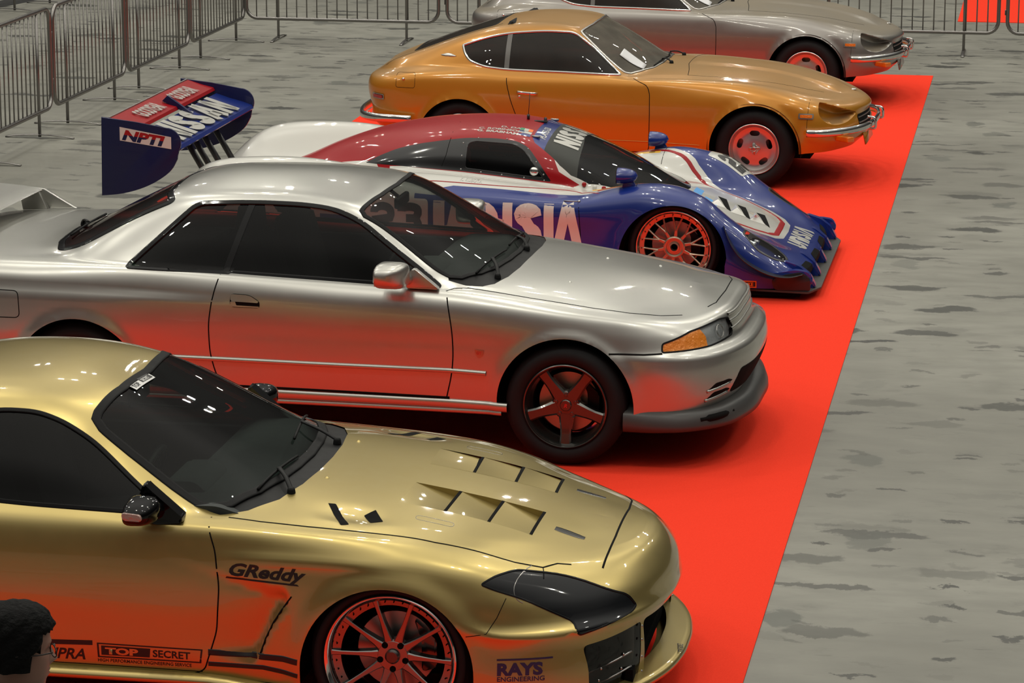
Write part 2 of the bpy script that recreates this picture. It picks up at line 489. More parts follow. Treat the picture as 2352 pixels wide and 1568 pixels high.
def text2d(body, size=.1, bold=0., shear=0., sx=1., align='LEFT', track=1.):
    cu = bpy.data.curves.new('t', 'FONT'); cu.body = body; cu.size = size; cu.offset = bold*size; cu.shear = shear; cu.align_x = align; cu.space_character = track
    cu.resolution_u = 3
    o = bpy.data.objects.new('t', cu); COL.objects.link(o); bpy.context.view_layer.update()
    me = bpy.data.meshes.new_from_object(o.evaluated_get(bpy.context.evaluated_depsgraph_get()))
    V = [(v.co.x*sx, v.co.y) for v in me.vertices]; Fc = [list(p.vertices) for p in me.polygons]
    bpy.data.objects.remove(o); bpy.data.curves.remove(cu); bpy.data.meshes.remove(me)
    return V, Fc
def flat_text(name, body, M, m, parent, size=.1, bold=0., shear=0., sx=1., align='LEFT', label=None, track=1.):
    V, Fc = text2d(body, size, bold, shear, sx, align, track); me = bpy.data.meshes.new(name)
    me.from_pydata([tuple(M @ Vector((a, b, 0))) for a, b in V], [], Fc)
    return link(name, me, m, parent, False, label)
def smooth01(x): x = np.clip(x, 0, 1); return x*x*(3-2*x)
def arch_deform(G, cx, cz, R, lip, width, zmax=None):
    """push the skin out around a wheel opening"""
    r = np.hypot(G[..., 0]-cx, G[..., 2]-cz); side = G[..., 1] > .35
    w = 1-smooth01((r-R)/width)
    up = smooth01((G[..., 2]-(cz-.25))/.2)
    G[..., 1] += np.where(side, lip*w*up, 0)
    return G
def arch_poly(cx, cz, R, bottom=-.2):
    return [(cx+R, bottom)]+arc_pts(cx, cz, R, 0, 180, 40)+[(cx-R, bottom)]

# ------------------------------------------------------------------ wheels
def wheel(parent, x, y, R, wr, w, style, name='wheel', label=None, back=False):
    """y<0: outer face looks to -y. R tyre radius, wr rim lip radius, w width. outer face plane at y"""
    s = -1 if y < 0 else 1
    # build facing -y at origin, then mirror
    def M(bm):
        if s > 0: bmesh.ops.scale(bm, vec=(1, -1, 1), verts=bm.verts); bmesh.ops.reverse_faces(bm, faces=bm.faces)
        bmesh.ops.translate(bm, verts=bm.verts, vec=(x, y, R)); return bm
    sw = .013
    prof = [(wr-.004, .012), (wr+.004, .004), (wr+.012, -.001), (wr+(R-wr)*.3, -sw), (wr+(R-wr)*.65, -sw*.8), (R-.022, 0.004), (R-.010, .016), (R-.002, .032), (R, .05),
            (R, w-.05), (R-.002, w-.032), (R-.010, w-.014), (wr+(R-wr)*.5, w+.01), (wr-.004, w-.012)]
    bm = bmesh.new(); add_lathe(bm, prof, n=72); fix(bm)
    t = from_bm('tyre', M(bm), 'tyre', None)
    t.name = name; t.parent = parent
    if label: t['label'] = label
    spoke_mat, lip_mat = style['mat'], style.get('lip', style['mat'])
    dish = style.get('dish', .03)
    bm = bmesh.new()
    lip = style.get('lipw', .018)
    add_lathe(bm, [(wr-.002, .004), (wr+.003, -.004), (wr-.001, -.007), (wr-.006, -.005), (wr-lip*.5, .002), (wr-lip, .010), (wr-lip-.003, dish+.01), (wr-lip-.012, dish+.03), (wr-.045, w*.6), (wr-.03, w-.01)], n=72)
    fix(bm); from_bm('rim', M(bm), lip_mat, t, angle=50)
    if not back:
        bm = bmesh.new(); style['spokes'](bm, wr-lip-.003, dish); bmesh.ops.recalc_face_normals(bm, faces=bm.faces)
        from_bm('spokes', M(bm), spoke_mat, t, angle=35)
        bm = bmesh.new(); style['hub'](bm, dish); bmesh.ops.recalc_face_normals(bm, faces=bm.faces); from_bm('hub_cap', M(bm), style.get('hubmat', spoke_mat), t, angle=35)
        if style.get('extra'): style['extra'](M, t, wr, dish)
        # brake disc and caliper behind the spokes
        bm = bmesh.new(); add_lathe(bm, [(.05, dish+.09), (.155, dish+.09), (.157, dish+.095), (.157, dish+.11), (.05, dish+.112)], n=48); from_bm('brake_disc', M(bm), 'steel', t, angle=40)
        bm = bmesh.new(); add_prism(bm, rpoly([(.07, .13), (.16, .05), (.16, -.06), (.1, -.08), (.1, .05)], .015), dish+.07, dish+.12, .006); from_bm('brake_caliper', M(bm), style.get('caliper', 'black_plastic'), t, angle=35)
    else:
        bm = bmesh.new(); add_lathe(bm, [(.0, .08), (wr-.04, .08)], n=32); from_bm('rim_disc', M(bm), 'under', t)
    return t
def bar_spoke(bm, ang, secs, tw=0.):
    """a spoke along angle: secs = (r, half width, y front, y back[, shift])"""
    ca, sa = math.cos(ang), math.sin(ang); rows = []
    for q in secs:
        r, hw, yf, yb = q[:4]; sh = q[4] if len(q) > 4 else 0
        row = []
        for u, yy in ((-1, yb), (-1, yf+hw*.25), (-.7, yf), (.7, yf), (1, yf+hw*.25), (1, yb)):
            a, b = r, u*hw+sh
            row.append(bm.verts.new((a*ca-b*sa, yy, a*sa+b*ca)))
        rows.append(row)
    for A, B in zip(rows, rows[1:]):
        for k in range(5): bm.faces.new((A[k], A[k+1], B[k+1], B[k]))
    bm.faces.new(rows[0]); bm.faces.new(rows[-1])
def cyl(bm, r, y0, y1, c=(0, 0), n=24, bev=.002):
    rs = add_lathe(bm, [(r-bev, y0), (r, y0+bev if y1 > y0 else y0-bev), (r, y1)], n=n, c=(c[0], 0, c[1])); bm.faces.new(rs[0]); bm.faces.new(rs[-1])
# ------------------------------------------------------------------ floor and carpet
def node_mat(name):
    m = bpy.data.materials.new(name); m.use_nodes = True; MATS[name] = m
    return m, m.node_tree, m.node_tree.nodes['Principled BSDF']
def concrete():
    m, nt, b = node_mat('hall_concrete'); N = nt.nodes.new; L = nt.links.new
    tc = N('ShaderNodeTexCoord')
    def noise(scale, sx, sy, det, lo, hi, rough=.55, w=0, rot=0):
        mp = N('ShaderNodeMapping'); mp.inputs['Scale'].default_value = (sx, sy, 1); mp.inputs['Location'].default_value = (w, w*1.7, 0); mp.inputs['Rotation'].default_value = (0, 0, rot)
        n = N('ShaderNodeTexNoise'); n.inputs['Scale'].default_value = scale; n.inputs['Detail'].default_value = det; n.inputs['Roughness'].default_value = rough
        L(tc.outputs['Object'], mp.inputs[0]); L(mp.outputs[0], n.inputs['Vector'])
        r = N('ShaderNodeMapRange'); r.interpolation_type = 'SMOOTHSTEP'; r.inputs[1].default_value = lo; r.inputs[2].default_value = hi; L(n.outputs[0], r.inputs[0]); return r.outputs[0]
    def mix(fac, a, c, amt=1.):
        x = N('ShaderNodeMix'); x.data_type = 'RGBA'
        if amt != 1.:
            mu = N('ShaderNodeMath'); mu.operation = 'MULTIPLY'; mu.inputs[1].default_value = amt; L(fac, mu.inputs[0]); fac = mu.outputs[0]
        L(fac, x.inputs[0])
        for s, v in ((6, a), (7, c)):
            if isinstance(v, tuple): x.inputs[s].default_value = (*v, 1)
            else: L(v, x.inputs[s])
        return x.outputs[2]
    base = mix(noise(.35, 1, 1, 5, .35, .65), (.205, .20, .172), (.285, .28, .243))
    base = mix(noise(5, .5, 1.2, 6, .3, .75), base, (.165, .162, .14), .55)
    # smudges and scuffs worn into the slab
    def smudge(sx, sy, rot, size, seed, keep):
        n0 = N('ShaderNodeTexNoise'); n0.inputs['Scale'].default_value = 3.2; n0.inputs['Detail'].default_value = 7; n0.inputs['Roughness'].default_value = .68; L(tc.outputs['Object'], n0.inputs['Vector'])
        vs = N('ShaderNodeVectorMath'); vs.operation = 'SCALE'; vs.inputs[3].default_value = .42; L(n0.outputs['Color'], vs.inputs[0])
        va = N('ShaderNodeVectorMath'); va.operation = 'ADD'; L(tc.outputs['Object'], va.inputs[0]); L(vs.outputs[0], va.inputs[1])
        mp = N('ShaderNodeMapping'); mp.inputs['Scale'].default_value = (sx, sy, 1); mp.inputs['Rotation'].default_value = (0, 0, rot); mp.inputs['Location'].default_value = (seed, seed*.7, 0); L(va.outputs[0], mp.inputs[0])
        v = N('ShaderNodeTexVoronoi'); v.voronoi_dimensions = '2D'; v.inputs['Scale'].default_value = 1; L(mp.outputs[0], v.inputs['Vector'])
        sx_ = N('ShaderNodeSeparateColor'); L(v.outputs['Color'], sx_.inputs[0])
        g = N('ShaderNodeMath'); g.operation = 'LESS_THAN'; g.inputs[1].default_value = keep; L(sx_.outputs[0], g.inputs[0])
        r = N('ShaderNodeMapRange'); r.interpolation_type = 'SMOOTHSTEP'; r.inputs[1].default_value = size; r.inputs[2].default_value = size*.72; L(v.outputs['Distance'], r.inputs[0])
        mu = N('ShaderNodeMath'); mu.operation = 'MULTIPLY'; L(r.outputs[0], mu.inputs[0]); L(g.outputs[0], mu.inputs[1])
        m2 = N('ShaderNodeMath'); m2.operation = 'MULTIPLY'; L(mu.outputs[0], m2.inputs[0]); L(sx_.outputs[1], m2.inputs[1]); return m2.outputs[0]
    c = mix(smudge(1.3, 3.0, .22, .29, 1.3, .40), base, (.045, .046, .040), 1.0001)
    c = mix(smudge(.70, 3.6, -.30, .20, 7.1, .36), c, (.05, .05, .045), 1.0001)
    c = mix(smudge(2.2, 1.5, .9, .22, 4.7, .22), c, (.10, .105, .092), .8)
    c = mix(smudge(3.2, 8.0, .0, .25, 11.7, .35), c, (.05, .05, .045), .9)
    c = mix(noise(2.6, 1.0, 1.7, 8, .55, .74, .72, 3), c, (.11, .11, .096), .5)
    c = mix(noise(11, .35, 2.2, 6, .62, .72, .65, 33, .3), c, (.07, .07, .064), .5)
    c = mix(noise(7, 1, 1, 8, .60, .75, .7, 5), c, (.31, .305, .27), .35)
    L(c, b.inputs['Base Color'])
    r = N('ShaderNodeMapRange'); n = N('ShaderNodeTexNoise'); n.inputs['Scale'].default_value = 3; n.inputs['Detail'].default_value = 5; L(tc.outputs['Object'], n.inputs['Vector'])
    r.inputs[3].default_value = .30; r.inputs[4].default_value = .62; L(n.outputs[0], r.inputs[0]); L(r.outputs[0], b.inputs['Roughness'])
    return m
concrete()
def carpet_mat():
    m, nt, b = node_mat('red_carpet'); N = nt.nodes.new; L = nt.links.new
    tc = N('ShaderNodeTexCoord'); n = N('ShaderNodeTexNoise'); n.inputs['Scale'].default_value = 260; n.inputs['Detail'].default_value = 2; L(tc.outputs['Object'], n.inputs['Vector'])
    n2 = N('ShaderNodeTexNoise'); n2.inputs['Scale'].default_value = 1.3; n2.inputs['Detail'].default_value = 3; L(tc.outputs['Object'], n2.inputs['Vector'])
    x = N('ShaderNodeMix'); x.data_type = 'RGBA'; x.inputs[6].default_value = (.80, .040, .018, 1); x.inputs[7].default_value = (1.0, .062, .030, 1); L(n.outputs[0], x.inputs[0])
    L(x.outputs[2], b.inputs['Base Color']); b.inputs['Roughness'].default_value = .95; b.inputs['Specular IOR Level'].default_value = .05
    bp = N('ShaderNodeBump'); bp.inputs['Strength'].default_value = .35; bp.inputs['Distance'].default_value = .004; L(n.outputs[0], bp.inputs['Height']); L(bp.outputs[0], b.inputs['Normal'])
carpet_mat()
bm = bmesh.new(); vs = [bm.verts.new(p) for p in ((-40, -8, 0), (25, -8, 0), (25, 60, 0), (-40, 60, 0))]; bm.faces.new(vs)
o = from_bm('floor', bm, 'hall_concrete', smooth=False); o['kind'] = 'structure'
def carpet(x0, x1, y0, y1, label):
    bm = bmesh.new(); add_box(bm, ((x0+x1)/2, (y0+y1)/2, .003), (x1-x0, y1-y0, .006))
    return tag(from_bm('carpet', bm, 'red_carpet', smooth=False), label, 'carpet', )
# ------------------------------------------------------------------ silver coupe
mat('silver_paint', (.51, .505, .472), .88, .32, coat=.6, coat_rough=.03)
mat('gunmetal', (.10, .098, .092), .9, .24, coat=.6)
mat('lip_plastic', (.055, .055, .054), 0, .38)
glass('tint_dark', (.30, .31, .30), ior=1.33)
glass('tint_screen', (.66, .70, .67), ior=1.3)
glass('lens_clear', (.85, .87, .87), ior=1.6)
mat('amber_lens', (.80, .24, .008), .1, .12, coat=1, bump=(60, .5))
mat('reflector', (.95, .96, .97), .1, .2, bump=(22, 1.0))
mat('red_badge', (.6, .02, .02), 0, .3)
def spokes_five(bm, rim, dish):
    for k in range(5):
        a = -PI/2+2*PI*k/5
        bar_spoke(bm, a, [(.045, .040, dish-.002, dish+.04), (.085, .034, dish-.004, dish+.04), (.12, .029, dish-.006, dish+.035), (.155, .027, dish-.010, dish+.03), (rim+.004, .031, dish-.016, dish+.03)])
    cyl(bm, .075, dish, dish+.045, n=40, bev=.008)
def hub_five(bm, dish):
    cyl(bm, .030, dish-.010, dish+.02, n=32, bev=.004)
    for k in range(5):
        a = PI/2+2*PI*k/5; cyl(bm, .0105, dish-.004, dish+.01, (.053*math.cos(a), .053*math.sin(a)), 6, .002)
def extra_five(M, t, wr, dish):
    bm = bmesh.new(); V, Fc = text2d('R', .028, .03, .3)
    vs = [bm.verts.new((a-.010, dish-.0115, b-.010)) for a, b in V]
    for f in Fc: bm.faces.new([vs[i] for i in f])
    from_bm('centre_emblem', M(bm), 'red_badge', t, False)

def build_r32():
    car = empty('sports_coupe', 'silver coupe with dark tinted windows and five spoke grey wheels, between gold and race cars', 'car', (-2.362, 15.994, .006), math.radians(-1.876))
    S = .855
    b0 = [(.79, 0, .30), (.785, .3, .30), (.745, .5, .295), (.69, .65, .29), (.57, .78, .28), (.45, .825, .277), (.34, .84, .275), (0, .845, .26), (-.4, .835, .255), (-1.4, .835, .25), (-2.3, .85, .25), (-2.9, .85, .26), (-3.3, .83, .30), (-3.52, .72, .32), (-3.6, .5, .33), (-3.62, 0, .33)]
    b1 = [(.84, 0, .38), (.83, .3, .38), (.785, .5, .38), (.715, .66, .38), (.60, .78, .38), (.45, .835, .38), (.3, .85, .38), (0, .862, .38), (-.4, .852, .37), (-1.4, .855, .37), (-2.3, .862, .37), (-2.9, .862, .37), (-3.35, .83, .37), (-3.58, .70, .38), (-3.66, .5, .38), (-3.68, 0, .38)]
    b2 = [(.875, 0, .50), (.862, .3, .50), (.815, .5, .50), (.745, .66, .50), (.615, .785, .50), (.45, .84, .50), (.3, .855, .50), (0, .868, .50), (-.35, .862, .48), (-.6, .858, .478), (-1.2, .866, .478), (-1.8, .862, .478), (-2.3, .868, .48), (-2.6, .872, .48), (-3., .868, .48), (-3.4, .83, .5), (-3.6, .70, .52), (-3.69, .5, .52), (-3.71, 0, .52)]
    b3 = [(.862, 0, .585), (.85, .3, .585), (.805, .5, .585), (.735, .65, .58), (.61, .775, .578), (.45, .832, .578), (.3, .848, .578), (0, .866, .578), (-.35, .864, .578), (-.6, .862, .578), (-1.2, .868, .578), (-1.8, .865, .578), (-2.3, .87, .578), (-2.6, .874, .578), (-3., .87, .578), (-3.4, .83, .58), (-3.6, .71, .60), (-3.68, .5, .60), (-3.70, 0, .60)]
    b4 = [(.80, 0, .612), (.79, .3, .612), (.752, .5, .61), (.69, .64, .606), (.585, .755, .604), (.44, .815, .604), (.3, .838, .604), (0, .864, .605), (-.35, .864, .605), (-.6, .862, .605), (-1.2, .868, .605), (-1.8, .865, .605), (-2.3, .87, .605), (-2.6, .873, .605), (-3., .868, .605), (-3.4, .825, .61), (-3.6, .70, .64), (-3.67, .5, .64), (-3.69, 0, .64)]
    b5 = [(.775, 0, .69), (.768, .3, .69), (.73, .46, .69), (.655, .61, .69), (.565, .71, .69), (.42, .785, .69), (.2, .828, .70), (0, .852, .71), (-.35, .862, .72), (-.6, .862, .73), (-1.2, .868, .735), (-1.8, .866, .74), (-2.3, .868, .745), (-2.6, .868, .745), (-3., .858, .745), (-3.4, .815, .75), (-3.6, .69, .77), (-3.67, .5, .78), (-3.69, 0, .78)]
    b5b = [(.765, 0, .735), (.758, .3, .735), (.72, .44, .735), (.635, .58, .725), (.53, .69, .728), (.37, .765, .745), (.15, .805, .768), (0, .824, .782), (-.35, .838, .81), (-.6, .842, .82), (-1.2, .85, .83), (-1.8, .852, .84), (-2.3, .852, .855), (-2.6, .85, .86), (-3., .84, .86), (-3.4, .80, .86), (-3.58, .68, .86), (-3.66, .5, .86), (-3.68, 0, .86)]
    b6 = [(.735, 0, .757), (.728, .3, .757), (.695, .42, .755), (.605, .56, .743), (.50, .665, .748), (.34, .73, .768), (.12, .765, .795), (0, .775, .81), (-.35, .79, .852), (-.6, .80, .868), (-1.2, .81, .883), (-1.8, .815, .903), (-2.3, .815, .92), (-2.8, .79, .922), (-3.3, .75, .915), (-3.52, .65, .91), (-3.61, .45, .905), (-3.63, 0, .905)]
    b7 = [(.70, 0, .768), (.692, .3, .768), (.66, .41, .765), (.57, .54, .755), (.45, .635, .762), (.3, .695, .782), (.12, .72, .804), (-.2, .735, .845), (-.5, .745, .880), (-.63, .762, .882), (-.9, .776, .888), (-1.2, .778, .898), (-1.8, .78, .918), (-2.3, .775, .938), (-2.8, .72, .94), (-3.3, .68, .93), (-3.5, .60, .93), (-3.58, .4, .93), (-3.6, 0, .93)]
    b8 = [(.65, 0, .782), (.64, .26, .782), (.60, .38, .78), (.50, .49, .778), (.36, .58, .79), (.2, .63, .81), (0, .655, .838), (-.4, .69, .886), (-.53, .705, .898), (-.6, .705, .915), (-.68, .695, .94), (-.8, .672, 1.02), (-.927, .643, 1.112), (-1.04, .612, 1.182), (-1.145, .575, 1.232), (-1.28, .553, 1.256), (-1.5, .546, 1.268), (-1.7, .545, 1.27), (-1.95, .545, 1.258), (-2.12, .552, 1.228), (-2.35, .58, 1.135), (-2.6, .625, 1.005), (-2.72, .64, .958), (-2.8, .64, .946), (-3., .62, .945), (-3.35, .56, .945), (-3.5, .35, .945), (-3.53, 0, .945)]
    b8b = [(.59, 0, .797), (.58, .2, .797), (.52, .33, .797), (.40, .42, .802), (.2, .46, .83), (0, .475, .858), (-.3, .49, .896), (-.42, .50, .912), (-.48, .50, .935), (-.7, .49, 1.062), (-.95, .465, 1.20), (-1.08, .44, 1.256), (-1.2, .42, 1.278), (-1.45, .41, 1.298), (-1.75, .405, 1.30), (-2.02, .41, 1.29), (-2.18, .43, 1.26), (-2.5, .475, 1.115), (-2.78, .495, .978), (-2.88, .49, .958), (-3.35, .4, .957), (-3.47, .22, .957), (-3.50, 0, .957)]
    b9 = [(.54, 0, .81), (.3, 0, .843), (0, 0, .876), (-.3, 0, .912), (-.38, 0, .924), (-.42, 0, .945), (-.7, 0, 1.095), (-.95, 0, 1.225), (-1.05, 0, 1.272), (-1.2, 0, 1.308), (-1.5, 0, 1.337), (-1.75, 0, 1.34), (-2., 0, 1.328), (-2.2, 0, 1.286), (-2.5, 0, 1.15), (-2.8, 0, 1.005), (-2.92, 0, .968), (-3.3, 0, .965), (-3.46, 0, .965)]
    def mid(S_, i, st):
        A, B = S_[i-1], st(i+1)
        h = np.clip((B[:, 2]-A[:, 2])/.3, 0, 1)[:, None]
        P = (A+B)/2; P[:, 1] += .022*h[:, 0]; return P
    def wx(x): return x+.03*max(0, (x-.4)/.5)-.020*max(0, min(1, (-.1-x)/.6))*max(0, min(1, (x+2.75)/.4))
    b0, b1, b2, b3, b4, b5, b5b, b6, b7, b8, b8b, b9 = [[(wx(q[0]), q[1], q[2]) for q in b] for b in (b0, b1, b2, b3, b4, b5, b5b, b6, b7, b8, b8b, b9)]
    rings = [b0, b1, b2, b3, b4, b5, b5b, b6, b7, mid, b8, b8b, b9]
    S_ = None
    def deform(G):
        for cx, cz, R in ((0, .315, .355), (-2.6, .315, .345)):
            G = arch_deform(G, cx, cz, R, .012, .05)
        # the swollen rear quarter: a step under the shoulder that fades towards the door
        x, z = G[..., 0], G[..., 2]; side = G[..., 1] > .6
        k = smooth01((-1.55-x)/.9)*smooth01((.80-z)/.012)*smooth01((z-.45)/.2)
        G[..., 1] += np.where(side & (x > -3.3), .018*k, 0)
        return G
    G = loft(rings, .34, -3.2, (26, 170, 18), [4, 5, 4, 2, 6, 5, 5, 4, 6, 6, 7, 10], deform, creases=(3, 8))
    B = Body(G)
    W = lambda P: [(wx(a), b) for a, b in P]
    # wheel openings
    for cx, R in ((0, .355), (-2.6, .345)): B.cut(arch_poly(cx, .315, R), SIDE, 99, filt=lambda c, n: abs(c.y) > .5)
    B.delete([99])
    # side glass
    dlo = rpoly([(-2.325, .929), (-2.0, 1.238), (-1.69, 1.256), (-1.42, 1.252), (-1.25, 1.236), (-1.09, 1.18), (-.655, .888), (-.9, .892), (-1.8, .918)], [.02, .05, .2, .1, .12, .12, .015, .1, .2])
    split = lambda x0, x1: None
    quarter = [p for p in dlo]
    dlo = W(dlo); B.cut(dlo, SIDE, 10, filt=lambda c, n: abs(c.y) > .5)
    pil = W([(-1.815, .90), (-1.71, 1.28), (-1.675, 1.28), (-1.78, .90)])
    B.cut(pil, SIDE, 12, only=(10,))
    rear = W([(-2.5, .8), (-1.815, .8), (-1.71, 1.3), (-2.5, 1.3)])
    B.cut(rear, SIDE, 11, only=(10,))
    # screen, backlight, cowl
    scr = [(-.405, 0), (-.415, -.2), (-.445, -.42), (-.49, -.56), (-.565, -.668), (-.62, -.688), (-.70, -.672), (-.93, -.628), (-1.09, -.592), (-1.115, -.565), (-1.075, -.3), (-1.062, 0)]
    scr = scr+[(a, -b) for a, b in scr[-2:0:-1]]
    scr = W(scr); B.cut(scr, TOP, 20, filt=lambda c, n: c.z > .88)
    cowl = [(-.338, 0), (-.342, -.3), (-.36, -.5), (-.40, -.65), (-.45, -.705), (-.53, -.722), (-.62, -.715), (-.66, -.6), (-.7, 0)]
    cowl = cowl+[(a, -b) for a, b in cowl[-2:0:-1]]
    cowl = W(cowl); B.cut(cowl, TOP, 21, filt=lambda c, n: c.z > .86, only=(0,))
    bl = rpoly([(-2.235, -.02), (-2.20, -.42), (-2.155, -.525), (-2.20, -.535), (-2.66, -.60), (-2.78, -.585), (-2.84, -.4), (-2.86, -.02), (-2.86, .02), (-2.84, .4), (-2.78, .585), (-2.66, .60), (-2.20, .535), (-2.155, .525), (-2.20, .42), (-2.235, .02)], .03)
    bl = W(bl); B.cut(bl, TOP, 22, filt=lambda c, n: c.z > .88)
    # hood
    hood = [(-.338, 0), (-.342, -.3), (-.36, -.5), (-.40, -.65), (-.45, -.712), (-.52, -.738), (-.2, -.735), (.12, -.72), (.30, -.695), (.45, -.635), (.57, -.54), (.655, -.41), (.685, -.3), (.692, 0)]
    hood = hood+[(a, -b) for a, b in hood[-2:0:-1]]
    hood = W(hood); B.cut(hood, TOP, 30, filt=lambda c, n: c.z > .70 and n.z > .3, only=(0,))
    # doors
    door = rpoly([(-1.80, .96), (-1.84, .80), (-1.862, .66), (-1.858, .50), (-1.825, .38), (-1.76, .29), (-1.70, .285), (-.64, .275), (-.612, .29), (-.575, .45), (-.565, .56), (-.572, .69), (-.592, .80), (-.635, .96)], .05)
    door = W(door); B.cut(door, SIDE, 31, filt=lambda c, n: abs(c.y) > .6, only=(0,))
    # lamps
    lampP = [Proj((.60, -s*.80, 0), (0, 0, 1), (-.80, -s*.60, 0)) for s in (-1, 1)]
    # 2D coords: a = .6x+.8|..|
    def A(x, y): return .60*wx(x)-.80*y
    lamp = rpoly([(A(.475, .79), .607), (A(.49, .785), .648), (A(.60, .67), .695), (A(.72, .47), .722), (A(.762, .40), .716), (A(.785, .37), .66), (A(.778, .40), .63), (A(.70, .62), .615)], .012)
    for P_ in lampP: B.cut(lamp, P_, 40, filt=lambda c, n, P_=P_: c.x > .3 and c.y*P_.e1.y < 0, only=(0, 30))
    amb = [(A(.45, .9), .58), (A(.45, .9), .8), (A(.60, .665), .8), (A(.655, .60), .66), (A(.66, .62), .58)]
    for P_ in lampP: B.cut(amb, P_, 41, filt=lambda c, n, P_=P_: c.x > .3 and c.y*P_.e1.y < 0, only=(40,))
    fr = [(A(.3, .9), .5), (A(.3, .9), .9), (A(.41, .82), .9), (A(.41, .82), .5)]
    B.finish()
    body = B.part('body', (0,), 'silver_paint', car)
    B.part('hood', (30,), 'silver_paint', car)
    # doors: near and far as two parts
    for f in B.bm.faces:
        if f[B.lay] in (10, 11, 12, 31, 40, 41) and f.calc_center_median().y > 0: f[B.lay] += 100
    for a, b in ((0, 'near'), (100, 'far')):
        d = B.part('door', (31+a,), 'silver_paint', car)
        B.part('door_window', (10+a,), 'tint_dark', d, -.004)
        B.part('quarter_window', (11+a,), 'tint_dark', car, -.004)
        B.part('pillar_trim', (12+a,), 'black_gloss', car, -.002)
        B.part('turn_signal', (41+a,), 'amber_lens', car, -.002, 'amber corner lens')
        L_ = B.part('headlamp', (40+a,), 'lens_clear', car, -.002)
        B.part('reflector', (40+a,), 'reflector', L_, -.018)
    B.part('windshield', (20,), 'tint_screen', car, -.003)
    B.part('rear_window', (22,), 'tint_dark', car, -.002)
    B.part('cowl_grille', (21,), 'black_plastic', car, -.004)
    # seals and gaps
    B.ribbon('window_seal', dlo, SIDE, .030, 'black_gloss', car, h=.003, closed=True, both=True, dense=.012)
    B.ribbon('windshield_seal', scr, TOP, .026, 'rubber', car, h=.003, closed=True, dense=.012)
    B.ribbon('rear_window_seal', bl, TOP, .040, 'black_gloss', car, h=.003, closed=True, dense=.012)
    g = bmesh.new()
    for P, pr, bo in ((door, SIDE, True),):
        B.ribbon('', [p for p in P if p[1] < .915 and not (p[0] > -.7 and p[1] > .875)][0:], pr, .007, None, None, both=bo, bm=g)
    hs = W([(-.52, -.738), (-.45, -.737), (-.2, -.735), (.12, -.72), (.30, -.695), (.45, -.635), (.545, -.565)])
    for s in (1, -1):
        B.ribbon('', [(a, b*s) for a, b in hs], TOP, .006, None, None, bm=g)
        B.ribbon('', [(-.52, -.738*s), (-.6, -.755*s), (-.635, -.79*s)], TOP, .005, None, None, bm=g)
    B.ribbon('', [(.66, -.40), (.69, -.3), (.697, 0), (.69, .3), (.66, .40)], TOP, .006, None, None, bm=g)
    B.ribbon('', rpoly([(-3.10, .645), (-3.10, .79), (-2.92, .79), (-2.91, .65)], .03), SIDE, .005, None, None, closed=True, bm=g)
    B.ribbon('', [(.225, .600), (.40, .598), (.49, .602)], SIDE, .010, None, None, both=True, bm=g)
    bmesh.ops.recalc_face_normals(g, faces=g.faces); from_bm('panel_gap', g, 'gap', car)
    B.ribbon('side_molding', [(-2.15, .474), (-1.8, .474), (-1.2, .474), (-.60, .474), (-.41, .468)], SIDE, [.026]*95+[.018, .010, .006], 'silver_paint', car, h=.004, rise=.012, both=True)
    B.ribbon('sill_molding', [(-2.23, .305), (-1.3, .30), (-.62, .298), (-.30, .292)], SIDE, .05, 'silver_paint', car, h=.008, rise=.016, both=True)
    B.ribbon('sill_molding', [(-2.23, .262), (-1.3, .262), (-.62, .262), (-.33, .262)], SIDE, .03, 'silver_paint', car, h=.004, rise=.014, both=True)
    B.ribbon('sill_gap', [(-1.75, .334), (-1.3, .332), (-.605, .328)], SIDE, .012, 'gap', car, both=True, h=.003)
    lamps = [[(A(.475, .79), .607), (A(.49, .785), .648), (A(.60, .67), .695), (A(.72, .47), .722), (A(.762, .40), .716)]]
    for P_ in lampP:
        B.ribbon('lamp_seal', rpoly(lamp, .0), P_, .009, 'rubber', car, h=.0015, closed=True)
        B.ribbon('lamp_ring', [(A(.712, .485)+.030*math.cos(a), .668+.030*math.sin(a)) for a in np.linspace(0, 2*PI, 20, endpoint=False)], P_, .006, 'chrome', car, h=-.004, rise=-.001, closed=True, dense=.008)
    # front badge strip, washers
    bm = bmesh.new()
    for x, y in ((-.06, -.42), (.02, .25), (.30, .30), (.53, -.12)):
        p, n = B.hit(x, y, TOP); add_lathe(bm, [(.001, .007), (.006, .005), (.010, 0)], 'z', 10, p)
    from_bm('washer_nozzle', fix(bm), 'silver_paint', car)
    # door handle: shallow cup in dark plastic with a lid
    for sg in (-1, 1):
        o1 = B.decal_poly('door_handle', [rpoly([(-1.765, .755), (-1.765, .825), (-1.66, .822), (-1.605, .79), (-1.605, .755)], .025)], SIDE, 'gap', car, sgn=sg, h=.0012)
        o2 = B.decal_poly('handle_lid', [rpoly([(-1.762, .785), (-1.762, .822), (-1.66, .819), (-1.61, .79), (-1.615, .782)], .02)], SIDE, 'silver_paint', o1, sgn=sg, h=.006)
        o3 = B.decal_poly('handle_frame', [rpoly([(-1.762, .758), (-1.762, .785), (-1.735, .785), (-1.73, .766), (-1.608, .764), (-1.61, .757)], .006)], SIDE, 'silver_paint', o1, sgn=sg, h=.004)
    # fender badge
    o1 = B.decal_poly('fender_badge', [rpoly([(-.468, .592), (-.420, .590), (-.423, .566), (-.443, .548), (-.463, .566)], .004)], SIDE, 'dull_chrome', car, h=.003)
    o2 = B.text('badge_letters', 'GT', SIDE, (-.459, .568), (1, 0), (0, 1), 'red_badge', o1, .019, .02, h=.0045)
    # bumper vents, lower lip, grille rib
    vp = Proj((.57, .82, 0), (0, 0, 1), (-.82, .57, 0))
